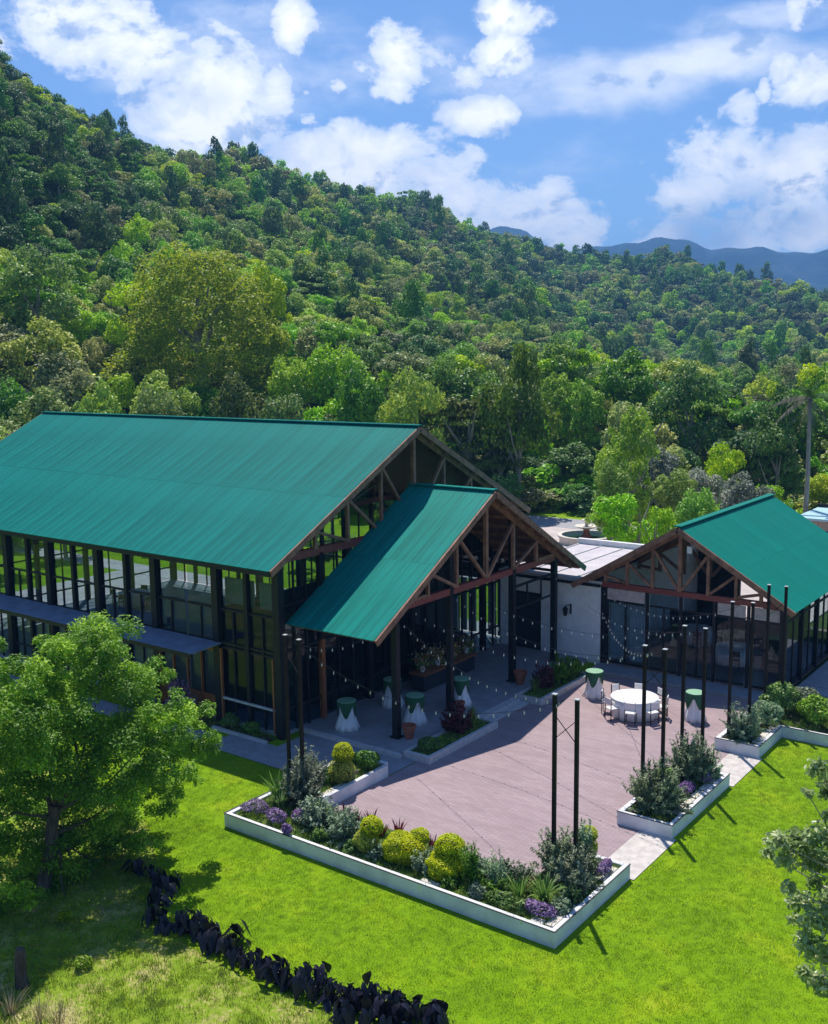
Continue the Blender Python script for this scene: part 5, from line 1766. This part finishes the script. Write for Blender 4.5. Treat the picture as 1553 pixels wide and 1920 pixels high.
# all the other trees of the slopes
cand = []
rg = np.random.default_rng(31)
r = 86.0
while r < 880:
    s = 4.8 if r < 130 else (4.5 if r < 300 else (5.4 if r < 450 else 7.6))
    a0, a1 = col_angle(-420 if r < 350 else -60), col_angle(1980)
    n = int((a1 - a0) * r / s)
    az = np.linspace(a0, a1, n) + rg.uniform(-.5, .5, n) * (a1 - a0) / n
    rr = r + rg.uniform(-.45, .45, n) * s
    for a, q in zip(az, rr):
        cand.append((a, q, rg.uniform(.62, 1.42) ** 1.25, rg.uniform(0, 1), rg.uniform(0, 1), rg.integers(0, 8)))
    r += s * .86
trees = []
for (a, q, sz, u1, u2, si) in cand:
    if any(abs(a - ha) * q < hr * .8 + 1 and abs(q - hq) < hr * .8 + 1 for ha, hq, hr in hero_px):
        continue
    x, y = polar(a, q)
    if q < 92 and -60 < x < 12 and y < 67:
        continue
    if q < 101 and 900 < to_px((x, y, 0))[0] < 1180:
        continue
    z = float(hill_z(a, q))
    R = (3.0 if q < 130 else (2.7 if q < 350 else 3.3)) * sz
    if q > 450:
        R = 4.0 * sz
    px, py = to_px((x, y, z + R))
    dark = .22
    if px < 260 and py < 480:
        dark = .84  # shade of the upper left hillside put in as darker leaves
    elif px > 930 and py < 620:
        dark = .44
    patch = math.sin(x * .031 + 1.0) * math.sin(y * .027 + .6) + .6 * math.sin(x * .07 - y * .05)  # broad lit and shaded patches of the slope, put into the leaf colour
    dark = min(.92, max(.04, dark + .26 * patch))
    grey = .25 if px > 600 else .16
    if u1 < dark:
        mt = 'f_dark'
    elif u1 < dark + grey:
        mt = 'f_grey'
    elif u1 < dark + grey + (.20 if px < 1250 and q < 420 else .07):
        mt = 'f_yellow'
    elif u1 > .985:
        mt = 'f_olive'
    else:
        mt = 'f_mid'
    H = R * (.85 + .5 * u2)
    if q > 150 and u2 > .972:                # emergent trees that stand above the canopy
        H *= 1.28
        R *= .85
        mt = 'f_dark'
        si = 1 if u1 < .5 else 3
    if q < 125:
        R *= 1.05
        if 190 < px < 560:
            R *= .85
        H = R * (1.15 + .5 * u2)
    if px < 900 and q < 140:
        H *= .95
    trees.append([x, y, z - .3, R, H, si, mt, px, py, q])


def visible(t):
    px, py, q = t[7], t[8], t[9]
    tp = to_px((t[0], t[1], t[2] + 1.9 * t[4]))[1]
    if not (-40 < px < 1590):
        return False
    if px < 787 and tp > 772 + .036 * (px - 85):
        return False
    return True


vis = [t for t in trees if visible(t)]
vis.sort(key=lambda t: -t[3] / t[9])
near = vis[:300 - len(HERO)]
near_id = set(id(t) for t in near)
far = [t for t in trees if id(t) not in near_id]


def landmark(px, py, q):
    if px < 130:
        c = 'at the left edge'
    elif px < 300:
        c = 'above the left ridge end'
    elif px < 470:
        c = 'near the domed tree'
    elif px < 640:
        c = 'right of domed tree'
    elif px < 800:
        c = 'above the hall peak'
    elif px < 960:
        c = 'above the canopy ridge'
    elif px < 1110:
        c = 'above the fountain court'
    elif px < 1260:
        c = 'above the annex'
    elif px < 1400:
        c = 'above the small roof'
    else:
        c = 'at the right edge'
    d = 'in front' if q < 104 else ('in second row' if q < 122 else ('low on slope' if q < 150 else 'partway upslope'))
    return c, d


groups = {}
for t in near:
    c, d = landmark(t[7], t[8], t[9])
    size = 'large' if t[3] > 3.7 else ('small' if t[3] < 2.6 else 'mid-sized')
    groups.setdefault((size, COLOURS[t[6]], FORMS[SHAPES[t[5]]], c, d), []).append(t)
for key, lst in groups.items():
    lst.sort(key=lambda t: t[7])
    for i, t in enumerate(lst):
        size, colr, form, c, d = key
        lab = '%s %s %s tree %s %s' % (size, colr, form, d, c)
        if len(lst) > 1:
            lab = '%s, %s from left' % (lab, ORD[min(i, 9)])
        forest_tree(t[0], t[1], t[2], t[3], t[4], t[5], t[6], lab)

MATS = ['f_dark', 'f_mid', 'f_yellow', 'f_grey', 'f_olive', 'f_silver']
src = [(m, M[mt]) for m in mid for mt in MATS] + [(m, M[mt]) for m in coarse for mt in MATS]
pts, scl, rot, idx = [], [], [], []
for t in far:
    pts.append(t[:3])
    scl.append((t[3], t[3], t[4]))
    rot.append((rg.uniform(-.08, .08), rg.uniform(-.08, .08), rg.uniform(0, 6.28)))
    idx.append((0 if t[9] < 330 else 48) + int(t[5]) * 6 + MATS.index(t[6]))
fw = scatter('forest', pts, scl, rot, idx, src)
tag(fw, 'dense mixed green forest covering the upper slopes and far ridges', 'forest', kind='stuff')

# understorey that closes the forest floor
up, us, ur, ui = [], [], [], []
r = 84.0
while r < 420:
    s = 3.0 if r < 160 else 4.5
    a0, a1 = col_angle(-300), col_angle(1850)
    n = int((a1 - a0) * r / s)
    az = a0 + (a1 - a0) * rg.uniform(0, 1, n)
    for a in az:
        q = r + rg.uniform(-1, 1) * s * .5
        x, y = polar(a, q)
        if q < 92 and y < 67 and -60 < x < 12:
            continue
        R = rg.uniform(1.0, 2.2) * (1.45 if q < 118 else 1.0)
        up.append((x, y, float(hill_z(a, q)) - R * .5))
        us.append((R * 1.2, R * 1.2, R * .9))
        ur.append((0, 0, rg.uniform(0, 6.28)))
        ui.append(48 + int(rg.choice([0, 3, 4, 7])) * 6 + int(rg.choice([0, 1, 1, 3, 2])))
    r += s * 1.1
tag(scatter('undergrowth', up, us, ur, ui, src), 'low tangled green undergrowth between the forest trees', 'undergrowth', kind='stuff')

# garden trees behind the large hall, seen through its glass and beyond the court
GARD = [(-50, 13, 2.2, 2.6, 0, 'f_dark', 'dark garden tree just beyond the far end wall, through the first bay'), (-51, 18, 2.3, 2.4, 3, 'f_mid', 'garden tree just beyond the far end wall, through the second bay'),
        (-53, 23.5, 2.4, 2.8, 4, 'f_dark', 'dark garden tree at the back corner of the end terrace'), (-50, 29.5, 2.0, 2.0, 7, 'f_mid', 'green garden tree behind the back terrace, through the third bay'),
        (-45, 32, 2.1, 2.2, 1, 'f_dark', 'upright dark garden tree behind the back terrace'), (-39, 34.5, 1.8, 1.7, 3, 'f_mid', 'round garden bush behind the back terrace, through the fourth bay'),
        (-33, 35.5, 1.5, 1.5, 0, 'f_yellow', 'yellowish garden bush behind the back terrace'), (-48.5, 8, 2.0, 2.2, 7, 'f_mid', 'garden tree at the near corner of the end terrace'),(-34, 44, 2.2, 2.2, 0, 'f_mid', 'garden tree on the back lawn seen through the hall glass, left one'), (-42, 40, 2.4, 2.4, 3, 'f_dark', 'garden tree on the back lawn seen through the hall glass, dark one'),
        (-50, 38, 2.6, 2.6, 4, 'f_mid', 'garden tree beyond the far end of the hall, through the second bay'), (-56, 32, 2.8, 2.6, 7, 'f_yellow', 'yellowish garden tree beyond the far end of the hall'),
        (-60, 24, 2.8, 2.8, 0, 'f_mid', 'garden tree at the far left beyond the hall'), (-58, 17, 2.4, 2.4, 3, 'f_mid', 'garden tree left of the hall end wall'),
        (-52, 46, 2.8, 2.8, 1, 'f_dark', 'dark upright garden tree at the back of the lawn'), (-44, 50, 3.0, 3.0, 0, 'f_mid', 'broad garden tree at the back of the lawn'),
        (-36, 55, 2.4, 2.2, 7, 'f_dark', 'garden tree beside the far road behind the hall'), (-62, 40, 3.2, 3.0, 4, 'f_dark', 'large garden tree behind the far left lawn'),
        (-66, 30, 3.0, 3.0, 0, 'f_mid', 'large green garden tree at the far left lawn'), (-18, 60, 1.5, 1.2, 3, 'f_mid', 'low bush on the far lawn edge, right of the fountain'),
        (-27, 62, 1.8, 1.5, 7, 'f_dark', 'low dark bush on the far lawn edge behind the fountain'), (-32, 63, 1.8, 1.6, 0, 'f_dark', 'low dark bush at the left of the far lawn'),
        (-14.5, 45, 1.1, 1.1, 3, 'f_grey', 'pale shrub at the right rim of the fountain court'), (-21.6, 48.4, .6, .6, 7, 'f_silver', 'small pale flowering shrub touching the fountain')]
WH = ['leftmost', 'second', 'third', 'fourth', 'fifth', 'sixth', 'seventh', 'eighth']
for k in range(8):
    GARD.append((-49 + k * 2.6, 28.6 + (k % 3) * .7, 1.35, 1.25 + .2 * (k % 2), (0, 3, 7, 4)[k % 4], ('f_mid', 'f_dark', 'f_yellow', 'f_mid', 'f_grey')[k % 5], '%s bush of the row behind the back terrace, seen through the hall' % WH[k]))
for (x, y, R, H, si, mt, lab) in GARD:
    forest_tree(x, y, -.05, R, H, si, mt, lab, group='garden trees and bushes behind the halls', name='garden_tree')

# palm at the right
az = col_angle(1522)
px_, py_ = polar(az, 79)
palm = thing('palm_tree', (px_, py_, 0), 'tall thin palm with drooping dry fronds near the right edge', 'tree')
v = ray(1522, 745)
zt = EYE[2] + 79 * v[2] / math.hypot(v[0], v[1])
rng = np.random.default_rng(5)
MB().tube([(px_, py_, -.1), (px_ + .1, py_, zt * .5), (px_, py_ + .1, zt)], [.2, .16, .13], 8).build('trunk', M['bark_pale'], palm)
for k in range(16):
    a = k * 2.4
    el = rng.uniform(-.5, 1.35)
    d = np.array([math.cos(a) * math.cos(el), math.sin(a) * math.cos(el), math.sin(el)])
    L = rng.uniform(2.0, 3.0)
    V, F, A = [], [], []
    for j in range(26):
        f = (j + 1) / 26
        p = d * L * f - np.array([0, 0, 1.5 * f * f])
        s = np.cross(d, [0, 0, 1])
        s = s / (np.linalg.norm(s) + 1e-6)
        for sg in (-1, 1):
            w = .55 * math.sin(math.pi * min(1, .15 + f * .85)) + .1
            q = p + s * sg * w * .6 + np.array([0, 0, -w * .7]) + d * .15
            b = len(V)
            V += [p, p + d * .09, q]
            F.append((b, b + 1, b + 2))
            A += [rng.uniform(0, 1)] * 3
    me = np_mesh('frond', np.array(V) + [0, 0, zt], F, A)
    link('frond', me, M['palm_dry' if el < .35 else 'f_dark'], palm)

# bare rock at the far left
rk = thing('rock_outcrop', tuple(polar(col_angle(15), 112)) + (float(hill_z(col_angle(15), 112)),), 'bare grey rock outcrop among the trees at the left edge', 'rock')
rng = np.random.default_rng(3)
s = sphere_pts(260, rng, -.2)
import bmesh
bm = bmesh.new()
for p in s * np.array([3.4, 2.6, 3.4]) * rng.uniform(.8, 1.1, (260, 1)):
    bm.verts.new(p)
bmesh.ops.convex_hull(bm, input=bm.verts)
me = bpy.data.meshes.new('rock')
bm.to_mesh(me)
bm.free()
link('stone', me, M['deck_white'], rk)

# ------------------------------------------------------------------ grass
def tuft(seed, n, h, spread, w):
    rng = np.random.default_rng(seed)
    V, F, A = [], [], []
    for _ in range(n):
        a = rng.uniform(0, 6.28)
        p = np.array([rng.normal(0, spread), rng.normal(0, spread), 0])
        d = np.array([math.cos(a), math.sin(a), 0])
        s = np.array([-d[1], d[0], 0]) * w
        hh = h * rng.uniform(.6, 1.3)
        b = len(V)
        V += [p - s, p + s, p + d * hh * rng.uniform(.2, .9) + np.array([0, 0, hh])]
        F.append((b, b + 1, b + 2))
        A += [rng.uniform(0, 1)] * 3
    return np_mesh('tuft', V, F, A)


def inside(poly, x, y):
    c = np.zeros(len(x), bool)
    j = len(poly) - 1
    for i in range(len(poly)):
        xi, yi = poly[i]
        xj, yj = poly[j]
        c ^= ((yi > y) != (yj > y)) & (x < (xj - xi) * (y - yi) / (yj - yi + 1e-12) + xi)
        j = i
    return c


rg = np.random.default_rng(8)
areas = [(-13.5, 5.5, -5.2, -.06, 150), (.06, 5.0, -.06, 16.9, 150), (-18, -11.42, -2, 4.1, 110), (1.5, 9, -9, -3, 60), (5.0, 9.5, -5, 7, 120)]
gx, gy_ = [], []
for (x0, x1, y0, y1, dn) in areas:
    n = int((x1 - x0) * (y1 - y0) * dn)
    gx.append(rg.uniform(x0, x1, n))
    gy_.append(rg.uniform(y0, y1, n))
gx, gy_ = np.concatenate(gx), np.concatenate(gy_)
keep = ~inside(ROUGH, gx, gy_) & ~((gx > -1.0) & (gx < .14) & (gy_ > -.1))
gx, gy_ = gx[keep], gy_[keep]
n = len(gx)
S = rg.uniform(.6, 1.25, n)
gs = scatter('grass', np.stack([gx, gy_, np.zeros(n)], 1), np.stack([S, S, S], 1), np.stack([np.zeros(n), np.zeros(n), rg.uniform(0, 6.28, n)], 1), rg.integers(0, 4, n),
             [(tuft(60 + i, 16, .034, .055, .0042), M['grass']) for i in range(4)])
tag(gs, 'short bright green lawn grass in front of the white planters', 'grass', kind='stuff')

pc = []
for (x0, x1, y0, y1, z, dn) in ((-11.1, -.2, .2, 2.15, .36, 55), (-11.1, -9.8, 2.2, 5.8, .36, 55), (-1.75, -.2, 2.2, 3.95, .36, 55), (-1.55, -.2, 7.15, 11.4, .36, 40), (-1.4, -.2, 14.65, 17, .36, 40), (-1.4, 6, 17.15, 19.9, .36, 40), (-10, -9.25, 7.6, 11.6, .22, 50), (-10, -9.15, 15.2, 19.1, .22, 50), (-21.5, -15.2, 5.7, 6.1, .08, 50)):
    n = int((x1 - x0) * (y1 - y0) * dn)
    pc.append(np.stack([rg.uniform(x0, x1, n), rg.uniform(y0, y1, n), np.full(n, z - .02)], 1))
pc = np.concatenate(pc)
n = len(pc)
S = rg.uniform(.7, 1.5, n)
cs = scatter('bed_ground_cover', pc, np.stack([S, S, S], 1), np.stack([np.zeros(n), np.zeros(n), rg.uniform(0, 6.28, n)], 1), rg.integers(0, 3, n),
             [(tuft(90, 16, .08, .07, .012), M['s_green']), (tuft(91, 16, .10, .08, .010), M['weed']), (tuft(92, 14, .09, .08, .012), M['s_strap'])])
tag(cs, 'low mixed green cover between the shrubs of the beds', 'ground cover', kind='stuff')
n = 15000
gx, gy_ = rg.uniform(-16, 2, n), rg.uniform(-14, 0, n)
keep = inside(ROUGH, gx, gy_)
gx, gy_ = gx[keep], gy_[keep]
pat = np.sin(gx * 1.1 + .5) * np.sin(gy_ * 1.3 + gx * .4) + rg.normal(0, .35, len(gx))
kind = np.where(pat > .85, 2, 0) + rg.integers(0, 2, len(gx))
thin = (kind < 2) | (rg.uniform(0, 1, len(gx)) < .45)
gx, gy_, kind = gx[thin], gy_[thin], kind[thin]
n = len(gx)
S = rg.uniform(.35, .95, n)
ws = scatter('weeds', np.stack([gx, gy_, np.zeros(n)], 1), np.stack([S, S, S], 1), np.stack([np.zeros(n), np.zeros(n), rg.uniform(0, 6.28, n)], 1), kind,
             [(tuft(80, 18, .10, .09, .009), M['weed']), (tuft(81, 18, .13, .08, .010), M['weed']), (tuft(82, 16, .09, .09, .006), M['dry']), (tuft(83, 16, .11, .09, .006), M['dry'])])
tag(ws, 'rough patchy weeds and straw on the near ground left of the taro row', 'weeds', kind='stuff')
for i, (px, py, lab) in enumerate(((20, 1900, 'pale dry reed clump in the bottom left corner'), (75, 1915, 'pale dry reed clump right of the corner one'), (-10, 1880, 'pale dry reed clump cut by the left edge'), (110, 1925, 'small dry reed clump along the bottom edge'))):
    g = on_z(px, py, 0)
    strap_plant('dry_reed_clump', lab, 'plant', 'dry reed clumps', (g[0], g[1], 0), 60, .55, .012, 'dry', 860 + i, (.1, 1.0), .4, .15)
for i, (px, py) in enumerate(((160, 1815), (120, 1730))):
    g = on_z(px, py, 0)
    shrub('weed_plant', ['leafy weed in the shaded rough grass, %s' % w for w in ('left of centre', 'near the middle', 'under the big tree trunk side', 'right side', 'by the taro row', 'by the reeds', 'under the crown edge', 'touching the taro row')][i],
          'weed', 'leafy weeds in the rough grass', (g[0], g[1], 0), (.25, .25, .16), 350, .10, 'weed', .5, 3, .4, seed=900 + i, stem=False)

# ------------------------------------------------------------------ haze
hz = MB().box(-3600, 3600, -3600, 3600, -4.0, 390)
hm = bpy.data.materials.new('valley_haze')
hm.use_nodes = True
T = NT(hm.node_tree)
pv = T.n('ShaderNodeVolumePrincipled', {'Color': (0.20, 0.49, 1.0, 1), 'Density': HAZE_DENSITY, 'Anisotropy': 0.0})
o = T.n('ShaderNodeOutputMaterial')
T.t.links.new(pv.outputs[0], o.inputs['Volume'])
tag(hz.build('haze', hm), kind='stuff')
